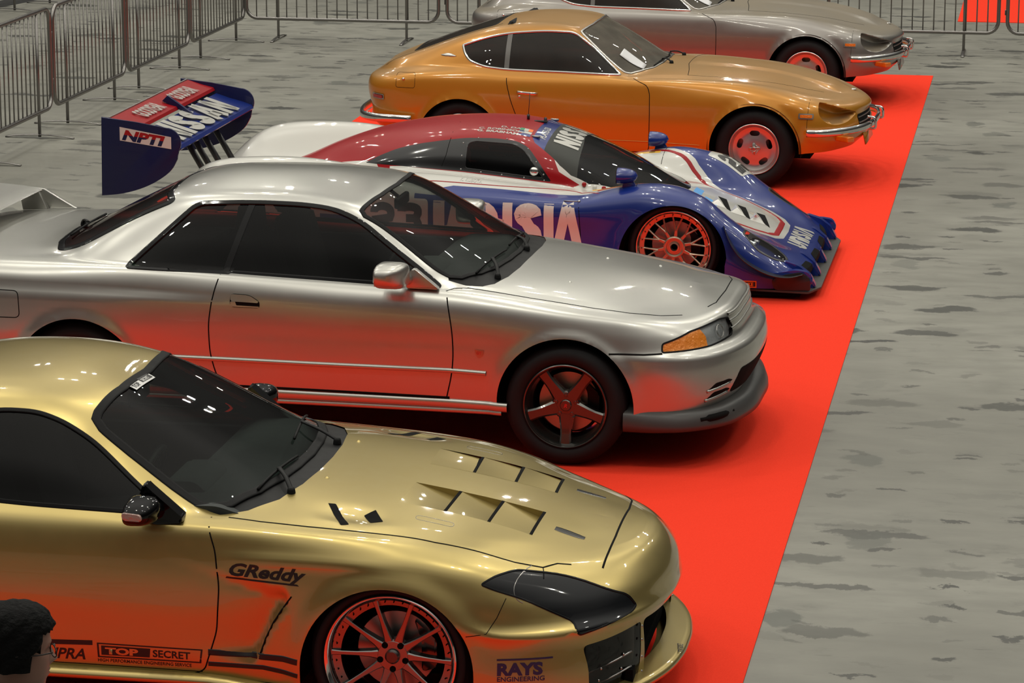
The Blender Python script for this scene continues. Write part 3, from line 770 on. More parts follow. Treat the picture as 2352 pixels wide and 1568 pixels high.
    for z in (.415, .365):
        for s in (-1, 1):
            P_ = Proj((.5, -s*.866, 0), (0, 0, 1), (-.866, -s*.5, 0)); 
            def V(x, y): return .5*wx(x)-.866*y
            o1 = B.decal_poly('bumper_vent', [rpoly([(V(.705, .70), z-.022), (V(.73, .655), z+.014), (V(.775, .56), z+.018), (V(.79, .52), z+.006), (V(.77, .57), z-.012)], .012)], P_, 'gap', car, h=.0015)
            pts = [B.hit(V(x, y), z+dz, P_)[0] for x, y, dz in ((.70, .70, -.026), (.735, .64, -.018), (.78, .545, -.006))]
            bm = bmesh.new(); add_tube(bm, catmull(pts, 6), .009, 8); from_bm('vent_blade', bm, 'silver_paint', o1)
    # lower lip
    bm = bmesh.new(); lp = [(.30, .842), (.45, .835), (.58, .785), (.68, .70), (.755, .59), (.80, .45), (.835, .25), (.84, 0)]
    lp = [(wx(a), b) for a, b in lp]; lp = lp+[(a, -b) for a, b in lp[-2::-1]]; D = catmull([(a, b, 0) for a, b in lp], 6); rows = []
    for i, p in enumerate(D):
        t = Vector(D[min(i+1, len(D)-1)]-D[max(i-1, 0)]).normalized(); o = Vector((t.y, -t.x, 0))
        if o.dot(Vector((p[0]+.2, p[1], 0))) < 0: o = -o
        P_ = Vector(p); k = min(1, max(0, (p[0]-.30)/.25))
        rows.append([bm.verts.new(P_+o*a+Vector((0, 0, z))) for a, z in ((-.11, .318), (-.01, .303), (.012+.01*k, .285), (.02+.02*k, .235), (.012+.03*k, .205), (.0, .195), (-.08, .195))])
    for a, b in zip(rows, rows[1:]):
        for k in range(6): bm.faces.new((a[k], a[k+1], b[k+1], b[k]))
    fix(bm); lip = from_bm('front_lip', bm, 'lip_plastic', car, label='dark grey lower lip')
    for s in (-1, 1):
        bm = bmesh.new(); add_tube(bm, catmull([(.68, s*.752, .255), (.755, s*.672, .258), (.82, s*.54, .262)], 6), [.016]*3+[.024]*7+[.014]*3, 8, flat=(.8, .8), up=(0, 0, 1)); from_bm('lip_duct', bm, 'gap', lip)
    # grille opening in the front bumper (faces away from the photo's camera mostly)
    B.decal_poly('grille', [rpoly([(-.5, .345), (-.46, .47), (.46, .47), (.5, .345)], .03)], FRONT, 'gap', car, h=.002)
    for z in (.655, .695, .73):
        B.ribbon('grille_rib', [(-.38, z), (0, z), (.38, z)], FRONT, .018, 'silver_paint', car, h=.001, rise=.007)
    # mirrors
    for s in (-1, 1):
        bm = bmesh.new(); rows = []
        for u in np.linspace(0, 1, 12):
            y = .835+.20*u; k = (1-max(0, (u-.45)/.55)**2.5)**.45 if u < 1 else .25
            k *= min(1, .72+u*1.4)
            hx, hz = .105*k, .066*k
            rows.append([bm.verts.new((-.905-.01*u+(hx*math.copysign(abs(math.cos(a))**.45, math.cos(a)) if math.cos(a) > 0 else .055*math.copysign(abs(math.cos(a))**.5, math.cos(a))*k**.3), s*y, .968+.006*u+hz*math.copysign(abs(math.sin(a))**.45, math.sin(a)))) for a in np.linspace(0, 2*PI, 24, endpoint=False)])
        for a, b in zip(rows, rows[1:]):
            for k in range(24): bm.faces.new((a[k], a[(k+1) % 24], b[(k+1) % 24], b[k]))
        bm.faces.new(rows[0]); bm.faces.new(rows[-1])
        mo = from_bm('side_mirror', fix(bm), 'silver_paint', car)
        bm = bmesh.new(); add_prism(bm, rpoly([(-.84, .955), (-.80, .99), (-.665, .885), (-.84, .885)], .01), .772*s, .815*s, .008)
        add_tube(bm, [(-.83, s*.79, .93), (-.85, s*.87, .94)], .032, 12)
        from_bm('mirror_foot', fix(bm), 'silver_paint', mo, angle=40)
        bm = bmesh.new(); add_box(bm, (-.956, s*.935, .972), (.005, .15, .09), bev=.002); from_bm('mirror_glass', bm, 'chrome', mo, smooth=False)
    # rear wing
    bm = bmesh.new()
    prof = [(-3.34, 1.045), (-3.37, 1.056), (-3.45, 1.066), (-3.60, 1.075), (-3.605, 1.064), (-3.45, 1.044), (-3.37, 1.032)]
    add_prism(bm, prof, -.66, .66)
    wing = from_bm('rear_wing', fix(bm), 'silver_paint', car, angle=40)
    for s in (-1, 1):
        bm = bmesh.new(); add_prism(bm, [(-3.14, .945), (-3.33, 1.052), (-3.60, 1.07), (-3.60, 1.05), (-3.35, 1.03), (-3.30, .935)], s*.655, s*.69, .008)
        from_bm('wing_post', fix(bm), 'silver_paint', wing, angle=40)
        bm = bmesh.new(); add_prism(bm, [(-3.30, .94), (-3.35, 1.04), (-3.47, 1.045), (-3.45, .93)], s*.62, s*.66, .008)
        from_bm('wing_post', fix(bm), 'silver_paint', wing, angle=40)
    # rear wiper and front wipers
    wiper(B, car, 'wiper', (-.415, -.55), (-.52, -.60), (-.465, -.12))
    wiper(B, car, 'wiper', (-.395, .10), (-.47, -.02), (-.49, .46))
    wiper(B, car, 'rear_wiper', (-2.86, .0), (-2.80, -.36), (-2.76, .10))
    # cabin
    cabin(car, B, x0=-.55, x1=-2.6, y=.70, floor=.28, belt=.86, dash=(-.50, -.95, .88), seats=[(-1.45, .36), (-1.45, -.36)], rear=(-2.2,), roof=(-1.15, -2.1, .50, 1.24), shelf=(-2.2, -2.75, .90))
    underbody(car, .60, -3.45, .72, .22, [(0, .315, .355), (-2.6, .315, .345)], belt=.72)
    st = dict(mat='gunmetal', spokes=spokes_five, hub=hub_five, dish=.028, lipw=.016, extra=extra_five)
    for x in (0, -2.612):
        for y in (-.855, .855): wheel(car, x, y, .315, .216, .225, st)
    return car
def wiper(B, car, name, base, bl0, bl1):
    bm = bmesh.new()
    def f(q, h):
        p, n = B.hit(q[0], q[1], TOP); return Vector(p)+n*h
    m_ = ((bl0[0]+bl1[0])/2, (bl0[1]+bl1[1])/2)
    add_tube(bm, catmull([f(base, .012), f(((base[0]+m_[0])/2, (base[1]+m_[1])/2), .030), f(m_, .018)], 5), .009, 6, flat=(.6, 1.2))
    o = from_bm(name, bm, 'black_plastic', car)
    bm = bmesh.new(); add_tube(bm, [f((bl0[0]+(bl1[0]-bl0[0])*k/8, bl0[1]+(bl1[1]-bl0[1])*k/8), .009) for k in range(9)], .006, 6); from_bm('wiper_blade', bm, 'rubber', o)
    bm = bmesh.new(); p = f(base, .0); add_lathe(bm, [(.001, .024), (.012, .022), (.016, .012), (.018, -.004)], 'z', 14, p); from_bm('wiper_pivot', bm, 'black_plastic', o)
def underbody(car, xf, xr, y, z, arches, belt=.6, win=.24):
    """dark floor pan and wheel housings"""
    bm = bmesh.new()
    add_box(bm, ((xf+xr)/2, 0, z+.03), (xf-xr, (y-.20)*2, .06))
    for (a, cz, R), (b, _, R2) in zip(arches, arches[1:]):
        add_box(bm, ((a-R+b+R2)/2, 0, z+.035), ((a-R)-(b+R2)-.04, y*2, .07))
    from_bm('floor_pan', bm, 'under', car, smooth=False)
    for cx, cz, R in arches:
        for s in (-1, 1):
            bm = bmesh.new(); pts = arc_pts(cx, cz, R+.012, -8, 188, 30)
            A = [bm.verts.new((a, s*(y+.10), b)) for a, b in pts]; B_ = [bm.verts.new((a, s*(y-win), b)) for a, b in pts]
            for k in range(len(pts)-1): bm.faces.new((A[k], A[k+1], B_[k+1], B_[k]))
            bm.faces.new(B_)
            from_bm('wheel_housing', bm, 'under', car)
def cabin(car, B, x0, x1, y, floor, belt, dash, seats, rear=(), roof=None, shelf=None, wheel_side=-1, dashmat='dash_grey', seatmat='seat_cloth', cabmat='interior', tilt=.0):
    bm = bmesh.new()
    # tub: two side walls, firewall, rear bulkhead
    for s in (-1, 1): add_box(bm, ((x0+x1)/2, s*y, (floor+belt)/2), (x0-x1, .05, belt-floor), bev=.01)
    add_box(bm, ((x0+x1)/2, 0, floor), (x0-x1, y*2, .03))
    add_box(bm, (x0, 0, (floor+belt)/2), (.04, y*2, belt-floor)); add_box(bm, (x1, 0, (floor+belt)/2), (.04, y*2, belt-floor))
    from_bm('cabin_tub', bm, cabmat, car, angle=30)
    d0, d1, dz = dash
    bm = bmesh.new(); add_prism(bm, rpoly([(d0+.02, dz-.02), (d0-.1, dz+.015), (d1+.12, dz+.01), (d1+.02, dz-.04), (d1+.04, dz-.25), (d0, dz-.3)], .03), -y+.02, y-.02, .02); dd = from_bm('dashboard', fix(bm), dashmat, car, angle=40)
    bm = bmesh.new(); add_prism(bm, rpoly([(d1+.22, dz), (d1+.16, dz+.055), (d1+.03, dz+.05), (d1+.02, dz-.05)], .03), -.36-.17, -.36+.17, .02); from_bm('instrument_hood', fix(bm), dashmat, dd, angle=40)
    bm = bmesh.new(); c = Vector((d1-.10, -.36, dz-.03)); R_ = Euler((0, math.radians(-66), 0)).to_matrix()
    add_tube(bm, [c+R_ @ Vector((.18*math.cos(a), .18*math.sin(a), 0)) for a in np.linspace(0, 2*PI, 32, endpoint=False)], .014, 8, closed=True)
    for a in (0.2, PI-.2, -PI/2): add_tube(bm, [c, c+R_ @ Vector((.18*math.sin(a+PI/2)*0+.18*math.sin(a), .18*math.cos(a), 0))], .012, 6)
    add_tube(bm, [c, c+Vector((.14, 0, -.05))], .03, 8)
    from_bm('steering_wheel', bm, 'black_plastic', car)
    for sx, sy in seats:
        bm = bmesh.new()
        add_prism(bm, rpoly([(sx+.30, floor+.12), (sx+.32, floor+.22), (sx+.25, floor+.27), (sx-.15, floor+.22), (sx-.18, floor+.1)], .04), sy-.25, sy+.25, .03); se = from_bm('seat', fix(bm), seatmat, car, angle=50)
        bm = bmesh.new(); b0 = floor+.2
        add_prism(bm, rpoly([(sx-.10, b0), (sx-.14, b0+.10), (sx-.28, b0+.56), (sx-.37, b0+.57), (sx-.30, b0+.05)], .05), sy-.24, sy+.24, .04); from_bm('seat_back', fix(bm), seatmat, se, angle=50)
        bm = bmesh.new(); add_prism(bm, rpoly([(sx-.29, b0+.56), (sx-.31, b0+.74), (sx-.37, b0+.76), (sx-.40, b0+.58)], .03), sy-.13, sy+.13, .03); from_bm('head_rest', fix(bm), seatmat, se, angle=50)
    for rx in rear:
        bm = bmesh.new(); add_prism(bm, rpoly([(rx+.3, floor+.1), (rx+.32, floor+.28), (rx, floor+.25), (rx-.15, belt), (rx-.28, belt), (rx-.1, floor+.1)], .05), -.60, .60, .03); from_bm('rear_seat', fix(bm), seatmat, car, angle=50)
    if shelf:
        bm = bmesh.new(); add_box(bm, ((shelf[0]+shelf[1])/2, 0, shelf[2]-.03), (shelf[0]-shelf[1], y*1.7, .03)); from_bm('rear_shelf', bm, cabmat, car)
    if roof:
        a, b, w, z = roof
        bm = bmesh.new(); add_box(bm, ((a+b)/2, 0, z), (a-b, 2*w, .012)); from_bm('headliner', bm, cabmat, car)
        bm = bmesh.new(); add_box(bm, (a+.09, 0, z-.05), (.03, .24, .06), bev=.012); add_tube(bm, [(a+.07, 0, z-.03), (a+.03, 0, z)], .01, 6); from_bm('rear_view_mirror', bm, 'black_plastic', car)
# ------------------------------------------------------------------ gold tuner coupe
mat('gold_paint', (.51, .395, .138), .86, .34, coat=1, coat_rough=.03)
mat('smoked_lens', (.003, .004, .006), 0, .05, spec=.3, coat=.45)
mat('polished_lip', (.80, .78, .76), 1, .10)
mat('spoke_grey', (.30, .29, .28), 1, .25)
glass('acrylic', (.55, .56, .55), ior=1.45)
glass('sup_screen', (.48, .54, .51), ior=1.32)
glass('sup_side', (.30, .31, .30), ior=1.33)
mat('lining_grey', (.07, .07, .066), .3, .4)
mat('decal_black', (.012, .011, .012), 0, .4)
mat('rays_blue', (.03, .018, .07), 0, .4)
mat('indicator_lens', (.45, .30, .26), .2, .2, coat=1, bump=(80, .4))
def spokes_ten(bm, rim, dish):
    for k in range(10):
        a = PI/2+.28+2*PI*k/10
        bar_spoke(bm, a, [(.050, .020, dish+.004, dish+.05), (.085, .013, dish+.002, dish+.045), (.14, .0085, dish-.004, dish+.035), (.20, .0080, dish-.012, dish+.03), (rim+.006, .0115, dish-.018, dish+.03)])
    cyl(bm, .066, dish+.002, dish+.05, n=40, bev=.008)
    r0 = add_lathe(bm, [(rim-.030, dish+.005), (rim+.004, dish-.006), (rim+.006, dish+.03), (rim-.03, dish+.03), (rim-.030, dish+.005)], n=80)
def hub_ten(bm, dish):
    cyl(bm, .029, dish-.012, dish+.02, n=32, bev=.006)
    cyl(bm, .022, dish-.014, dish-.010, n=32, bev=.001)
def extra_ten(M, t, wr, dish):
    rim = wr-.025
    bm = bmesh.new()
    for k in range(40):
        if k % 4 == 0: continue
        a = PI/2+.28+2*PI*(k)/40; c = ((rim-.012)*math.cos(a), (rim-.012)*math.sin(a)); cyl(bm, .0028, dish-.010, dish+.005, c, 6, .001)
    for k in range(5):
        a = -PI/2+2*PI*k/5; c = (.052*math.cos(a), .052*math.sin(a)); cyl(bm, .0125, dish-.002, dish+.01, c, 12, .002)
    from_bm('wheel_bolts', M(bm), 'gap', t)['kind'] = 'stuff'
def build_sup():
    car = empty('tuned_coupe', 'gold tuned coupe with black sponsor lettering and vented bonnet, nearest the camera', 'car', (-2.423, 11.95, .006), math.radians(.148))
    tail = lambda y, z, x=-3.5: [(-2.2, y, z), (-2.6, y, z+.01), (-3.1, y-.03, z+.02), (-3.4, y-.18, z+.02), (x, y*.5, z+.02), (x-.02, 0, z+.02)]
    b0 = [(.97, 0, .15), (.95, .3, .15), (.88, .55, .15), (.76, .74, .15), (.60, .85, .155), (.40, .89, .165), (0, .895, .18), (-.36, .888, .195), (-.7, .875, .207), (-1.4, .875, .207)]+tail(.89, .2)
    b1 = [(.985, 0, .27), (.965, .3, .27), (.90, .53, .27), (.785, .715, .27), (.62, .835, .27), (.42, .885, .27), (.3, .893, .27), (0, .90, .28), (-.36, .895, .28), (-.7, .886, .28), (-1.4, .884, .28)]+tail(.90, .28)
    b2 = [(.995, 0, .395), (.98, .25, .395), (.925, .47, .40), (.80, .675, .40), (.64, .80, .395), (.5, .852, .395), (.4, .875, .40), (.3, .89, .42), (0, .90, .42), (-.36, .895, .41), (-.7, .888, .40), (-1.4, .888, .40)]+tail(.91, .40)
    b3 = [(1.012, 0, .425), (.997, .2, .427), (.91, .53, .447), (.748, .735, .437), (.52, .85, .430), (.375, .888, .437), (.28, .898, .47), (0, .905, .50), (-.36, .897, .48), (-.7, .890, .47), (-1.4, .892, .47)]+tail(.915, .47)
    b4 = [(1.008, 0, .455), (.99, .2, .457), (.895, .515, .470), (.73, .712, .460), (.51, .825, .455), (.375, .868, .465), (.28, .890, .52), (0, .905, .56), (-.36, .896, .54), (-.7, .889, .53), (-1.4, .893, .53)]+tail(.917, .54)
    b5 = [(.995, 0, .52), (.975, .2, .522), (.875, .49, .530), (.70, .685, .532), (.50, .80, .540), (.37, .852, .560), (.2, .885, .605), (0, .898, .635), (-.3, .890, .635), (-.7, .886, .62), (-1.4, .890, .61)]+tail(.915, .62)
    b6 = [(.965, 0, .575), (.94, .2, .577), (.835, .45, .585), (.655, .64, .598), (.47, .76, .622), (.3, .83, .665), (.1, .866, .700), (-.1, .876, .712), (-.35, .874, .718), (-.7, .872, .715), (-1.4, .880, .70)]+tail(.905, .71)
    b7 = [(.92, 0, .617), (.895, .2, .619), (.79, .41, .622), (.61, .58, .640), (.45, .69, .665), (.3, .755, .705), (.1, .80, .745), (-.1, .822, .768), (-.4, .838, .785), (-.7, .848, .795), (-1.4, .85, .795)]+tail(.87, .83, -3.45)
    b8 = [(.87, 0, .64), (.845, .18, .641), (.735, .36, .645), (.565, .52, .665), (.42, .62, .69), (.28, .69, .728), (.1, .735, .763), (-.1, .755, .782), (-.4, .775, .802), (-.62, .785, .815), (-.8, .80, .822), (-1.1, .802, .832), (-1.5, .80, .846), (-2., .79, .87), (-2.4, .74, .895), (-2.9, .68, .90), (-3.25, .5, .89), (-3.35, .25, .89), (-3.37, 0, .89)]
    b9 = [(.82, 0, .654), (.795, .15, .655), (.69, .30, .661), (.53, .43, .688), (.38, .53, .72), (.2, .605, .76), (0, .65, .79), (-.3, .69, .815), (-.55, .715, .823), (-.70, .722, .826), (-.775, .712, .838), (-.9, .682, .898), (-1.09, .622, 1.01), (-1.20, .582, 1.075), (-1.275, .555, 1.125), (-1.38, .54, 1.163), (-1.52, .533, 1.187), (-1.7, .53, 1.195), (-1.95, .535, 1.18), (-2.25, .545, 1.12), (-2.6, .55, 1.02), (-3.0, .5, .92), (-3.2, .35, .90), (-3.28, 0, .90)]
    b9b = [(.765, 0, .666), (.745, .11, .667), (.65, .2, .68), (.5, .27, .713), (.3, .33, .757), (.1, .37, .793), (-.1, .395, .823), (-.3, .41, .847), (-.44, .42, .862), (-.52, .42, .868), (-.575, .42, .883), (-.75, .42, .968), (-.95, .41, 1.067), (-1.12, .395, 1.148), (-1.20, .385, 1.180), (-1.3, .38, 1.205), (-1.45, .38, 1.226), (-1.62, .38, 1.235), (-1.9, .385, 1.222), (-2.2, .40, 1.165), (-2.6, .42, 1.05), (-3.0, .38, .93), (-3.15, .2, .905), (-3.22, 0, .905)]
    b10 = [(.70, 0, .677), (.6, 0, .698), (.4, 0, .745), (.2, 0, .784), (0, 0, .816), (-.3, 0, .858), (-.42, 0, .872), (-.495, 0, .878), (-.54, 0, .893), (-.75, 0, .993), (-.95, 0, 1.088), (-1.12, 0, 1.166), (-1.19, 0, 1.198), (-1.3, 0, 1.226), (-1.45, 0, 1.248), (-1.62, 0, 1.256), (-1.9, 0, 1.24), (-2.2, 0, 1.185), (-2.6, 0, 1.07), (-3.0, 0, .94), (-3.18, 0, .91)]
    def mid(S_, i, st):
        A, B_ = S_[i-1], st(i+1); h = np.clip((B_[:, 2]-A[:, 2])/.3, 0, 1)
        P = (A+B_)/2; P[:, 1] += .035*h; return P
    rings = [b0, b1, b2, b3, b4, b5, b6, b7, b8, mid, b9, b9b, b10]
    def deform(G):
        for cx, cz, R in ((-.01, .27, .34), (-2.56, .28, .35)): G = arch_deform(G, cx, cz, R, .016, .085)
        x, y, z = G[..., 0].copy(), G[..., 1].copy(), G[..., 2].copy()
        # swept vent behind the front wheel
        xe = np.interp(z, [.30, .32, .448, .555, .60], [-.520, -.507, -.452, -.378, -.43]); ztop = .565+(-.40-x)*.27
        k = np.exp(-np.maximum(xe-x, 0)/.12)*smooth01((xe-x)/.030)*smooth01((ztop-z)/.02)*smooth01((z-.29)/.03)*(y > .6)
        G[..., 1] -= .036*k
        # crease above it
        zc = .69; k = np.exp(-((z-zc)/.022)**2)*smooth01((x+.75)/.3)*smooth01((.15-x)/.3)*(y > .75); G[..., 1] += .008*k
        # side scallops near the screen
        k = np.exp(-(((x+.20)/.11)**2+((y-.63)/.06)**2))*(z > .7); G[..., 2] -= .014*k
        return G
    G = loft(rings, .34, -3.0, (40, 260, 14), [3, 4, 2, 2, 4, 5, 6, 6, 6, 6, 8, 24], deform, creases=(3, 8), smooth=3)
    B = Body(G)
    for cx, cz, R in ((-.01, .27, .34), (-2.56, .28, .35)): B.cut(arch_poly(cx, cz, R), SIDE, 99, filt=lambda c, n: abs(c.y) > .5)
    # front openings
    mouth = rpoly([(-.47, .405), (-.44, .175), (.44, .175), (.47, .405)], .03)
    B.cut(mouth, FRONT, 98, filt=lambda c, n: c.x > .6)
    ducts = {}
    for s in (-1, 1):
        d = rpoly([(s*.745, .372), (s*.748, .21), (s*.70, .165), (s*.485, .185), (s*.485, .402)], .02); ducts[s] = d
        B.cut(d, FRONT, 50, filt=lambda c, n: c.x > .55, only=(0,))
    B.delete([99, 98])
    dlo = rpoly([(-2.35, .905), (-2.1, 1.06), (-1.85, 1.13), (-1.63, 1.163), (-1.484, 1.158), (-1.375, 1.128), (-1.263, 1.076), (-1.15, 1.00), (-1.037, .922), (-.931, .855), (-.86, .828), (-1.1, .836), (-1.5, .846)], [.03]+[.1]*8+[.02, .01, .1, .1])
    B.cut(dlo, SIDE, 10, filt=lambda c, n: abs(c.y) > .5)
    scr = mirror_top([(-.515, 0), (-.525, .2), (-.55, .38), (-.60, .54), (-.68, .665), (-.75, .700), (-.80, .70), (-.90, .672), (-1.09, .612), (-1.22, .563), (-1.255, .535), (-1.255, .50), (-1.215, .3), (-1.20, 0)])
    B.cut(scr, TOP, 20, filt=lambda c, n: c.z > .80)
    hr = [(-.422, 0), (-.428, .2), (-.452, .40), (-.505, .57), (-.60, .69), (-.70, .745)]
    cowl = mirror_top(hr+[(-.76, .72), (-.9, .6), (-.9, 0)])
    B.cut(cowl, TOP, 21, filt=lambda c, n: c.z > .80, only=(0,))
    hood = mirror_top(hr+[(-.66, .762), (-.529, .772), (-.357, .768), (-.1, .752), (.151, .735), (.317, .70), (.45, .672), (.553, .635), (.60, .575), (.66, .548), (.72, .535), (.765, .49), (.775, .2), (.775, 0)])
    B.cut(hood, TOP, 30, filt=lambda c, n: c.z > .55 and n.z > .2, only=(0,))
    LV = [(x0, x1, s) for s in (-1, 1) for x0, x1 in ((-.045, .134), (.140, .308), (.314, .476))]
    for i, (x0, x1, s) in enumerate(LV): B.cut([(x0, s*.145), (x1, s*.145), (x1-.012, s*.415), (x0-.012, s*.415)], TOP, 60+i, filt=lambda c, n: c.z > .6, only=(30,))
    door = rpoly([(-1.95, .90), (-1.95, .23), (-1.90, .215), (-.78, .215), (-.735, .235), (-.684, .396), (-.671, .573), (-.686, .712), (-.735, .85), (-.84, .90)], .03)
    B.cut(door, SIDE, 31, filt=lambda c, n: abs(c.y) > .6, only=(0,))
    lamp = rpoly([(.345, .625), (.388, .647), (.455, .655), (.662, .612), (.868, .518), (.900, .470), (.89, .458), (.80, .438), (.715, .418), (.690, .465), (.506, .560), (.393, .603)], [.012, .02, .03, .1, .03, .01, .01, .05, .01, .03, .05, .02])
    B.cut(lamp, SIDE, 40, filt=lambda c, n: abs(c.y) > .3, only=(0, 30))
    B.finish()
    B.part('body', (0,), 'gold_paint', car); hoodo = B.part('bonnet', (30,), 'gold_paint', car)
    for f in B.bm.faces:
        if f[B.lay] in (10, 31, 40, 50) and f.calc_center_median().y > 0: f[B.lay] += 100
    for a in (0, 100):
        d = B.part('door', (31+a,), 'gold_paint', car); B.part('door_window', (10+a,), 'sup_side', d, -.003)
        L_ = B.part('headlamp', (40+a,), 'smoked_lens', car, -.001)
        du = B.part('duct_panel', (50+a,), 'acrylic', car, -.002, 'clear riveted panel over a grey duct')
        B.part('duct_lining', (50+a,), 'lining_grey', du, -.03)
    B.part('windshield', (20,), 'sup_screen', car, -.003); B.part('cowl_grille', (21,), 'black_plastic', car, -.006)
    B.ribbon('window_seal', dlo, SIDE, .020, 'rubber', car, h=.003, closed=True, both=True, dense=.012)
    B.ribbon('windshield_seal', scr, TOP, .040, 'rubber', car, h=.003, closed=True, dense=.012)
    B.ribbon('headlamp_seal', lamp, SIDE, .008, 'black_gloss', car, h=.002, closed=True, dense=.01)
    B.ribbon('door_gap', [p for p in door if p[0] > -1 and p[1] < .83], SIDE, .006, 'gap', car, both=True)
    for s in (-1, 1): B.ribbon('scoop_edge', [(-.382, .555), (-.42, .50), (-.455, .446), (-.487, .38), (-.509, .318)], SIDE, .006, 'gap', car, sgn=s, h=.003)
    g = bmesh.new()
    for s in (1, -1):
        B.ribbon('', [(a, b*s) for a, b in [(-.66, .762), (-.529, .772), (-.357, .768), (-.1, .752), (.151, .735), (.317, .70), (.45, .672), (.553, .635), (.60, .575), (.65, .548)]], TOP, .007, None, None, bm=g)
        B.ribbon('', [(a, b*s) for a, b in [(.553, .635), (.560, .66), (.565, .69)]], TOP, .004, None, None, bm=g)
    B.ribbon('', [(.765, -.49), (.775, -.2), (.775, 0), (.775, .2), (.76, .40), (.72, .50)], TOP, .009, None, None, bm=g)
    from_bm('bonnet_gap', g, 'gap', car)
    B.ribbon('bumper_seam', [(.30, .437), (.375, .445), (.41, .50), (.44, .57)], SIDE, .003, 'gap', car)
    # bonnet louvres: each panel sinks towards its open front edge
    for i, (x0, x1, s) in enumerate(LV):
        dep = .030
        def drop(v, x0=x0, x1=x1, s=s): return Vector((0, 0, -dep*max(0, min(1, (v.x+.012*(abs(v.y)-.145)/.27-x0)/(x1-x0)))*(1-.75*max(0, min(1, (abs(v.y)-.145)/.27))**1.5)))
        lo = B.part('louvre_panel', (60+i,), 'gold_paint', hoodo, warp=drop)
        for nm, pts, m in (('louvre_wall', [(x0+(x1-x0)*k/8, s*.145) for k in range(9)], 'gold_paint'), ('louvre_slit', [(x1-.012*k/8, s*(.145+.27*k/8)) for k in range(9)], 'gap')):
            bm = bmesh.new(); T_ = [Vector(B.hit(a-(.0006 if nm == 'louvre_slit' else 0), b, TOP)[0]) for a, b in pts]
            A = [bm.verts.new(p+Vector((0, 0, .0003))) for p in T_]; C_ = [bm.verts.new(p+drop(p)+Vector((0, 0, -.001))) for p in T_]
            for k in range(8): bm.faces.new((A[k], A[k+1], C_[k+1], C_[k]))
            from_bm(nm, fix(bm), m, lo, False)
        B.ribbon('louvre_opening', [(x1+.004-.012*k/8, s*(.145+.27*k/8)) for k in range(9)], TOP, .013, 'gap', lo, h=.001)  # black strip laid on the skin in place of the shaded slit
        if True:
            bm = bmesh.new(); T_ = [Vector(B.hit(x1-.012*k/8-.001, s*(.145+.27*k/8), TOP)[0]) for k in range(9)]
            A = [bm.verts.new(p+drop(p)+Vector((.002, 0, .001))) for p in T_]; C_ = [bm.verts.new(p+drop(p)*.84+Vector((-.034*(1-k/14), 0, .0015))) for k, p in enumerate(T_)]
            for k in range(8): bm.faces.new((A[k], A[k+1], C_[k+1], C_[k]))
            from_bm('louvre_dark_strip', fix(bm), 'gap', lo, False)  # dark strip painted in for the shade down in the louvre gap
    for s in (-1, 1):
        B.decal_poly('vent_slot', [rpoly([(-.315, s*.55), (-.285, s*.545), (-.195, s*.71), (-.225, s*.725)], .005)], TOP, 'gap', hoodo, h=.001)
        B.decal_poly('vent_slot', [rpoly([(-.16, s*.60), (-.125, s*.545), (-.075, s*.64), (-.12, s*.665)], .004)], TOP, 'gap', hoodo, h=.001)
        # flush bonnet catches and hinge plates
        B.ribbon('bonnet_catch', [(.545, s*.285), (.565, s*.286), (.60, s*.29), (.64, s*.295), (.665, s*.297)], TOP, [.034, .040, .040, .034, .024], 'gunmetal', hoodo, h=.002, dense=.03)
        g = bmesh.new(); B.ribbon('', rpoly([(.035, s*.52), (.035, s*.565), (.185, s*.565), (.185, s*.52)], .02), TOP, .002, None, None, closed=True, bm=g); from_bm('hinge_plate_line', g, 'spoke_grey', hoodo)
    for s in (-1, 1):
        bm = bmesh.new(); p, n = B.hit(-.38, s*.29, TOP); add_lathe(bm, [(.001, .007), (.006, .005), (.010, 0)], 'z', 10, p); from_bm('washer_nozzle', fix(bm), 'gold_paint', hoodo)
    # lettering
    B.text('maker_lettering', 'GReddy', SIDE, (-.640, .628), (1, -.045), (.0, 1), 'decal_black', car, .068, .035, .35, 1.32, label='black slanted word on the front wing')
    B.decal_poly('lettering_bar', [[(-.645, .613), (-.64, .620), (-.36, .604), (-.352, .597)]], SIDE, 'decal_black', car)
    B.text('wheel_lettering', 'RAYS', SIDE, (.415, .283), (1, .02), (.0, 1), 'rays_blue', car, .062, .05, 0, 1.18, label='dark blue letters on the front bumper')
    B.text('wheel_lettering', 'ENGINEERING', SIDE, (.416, .258), (1, .02), (.0, 1), 'rays_blue', car, .025, .02, 0, 1.12)
    B.decal_poly('lettering_bar', [[(.415, .338), (.415, .345), (.622, .349), (.622, .342)]], SIDE, 'rays_blue', car)
    B.text('model_lettering', 'SUPRA', SIDE, (-1.41, .248), (1, .01), (0, 1), 'decal_black', car, .062, .02, .3, 1.05)
    B.decal_poly('lettering_bar', [[(-1.40, .305), (-1.40, .324), (-1.185, .330), (-1.185, .311)]], SIDE, 'decal_black', car)
    fr = [(-1.167, .322), (-1.165, .262), (-.748, .262), (-.742, .318)]; fi = [(-1.160, .317), (-1.158, .267), (-.755, .267), (-.749, .313)]
    B.decal_poly('logo_frame', [[fr, fi[::-1]]], SIDE, 'decal_black', car)
    tb = B.decal_poly('logo_block', [[(-1.150, .311), (-1.150, .273), (-.955, .273), (-.952, .309)]], SIDE, 'decal_black', car)
    B.text('logo_word', 'TOP', SIDE, (-1.132, .279), (1, -.005), (0, 1), 'gold_paint', car, .036, .05, 0, 1.85, h=.0024)
    B.text('logo_word', 'SECRET', SIDE, (-.943, .277), (1, -.012), (0, 1), 'decal_black', car, .040, .02, 0, 1.12)
    B.text('logo_line', 'HIGH PERFORMANCE ENGINEERING SERVICE', SIDE, (-1.167, .244), (1, -.002), (0, 1), 'decal_black', car, .0190, .005, 0, .985)
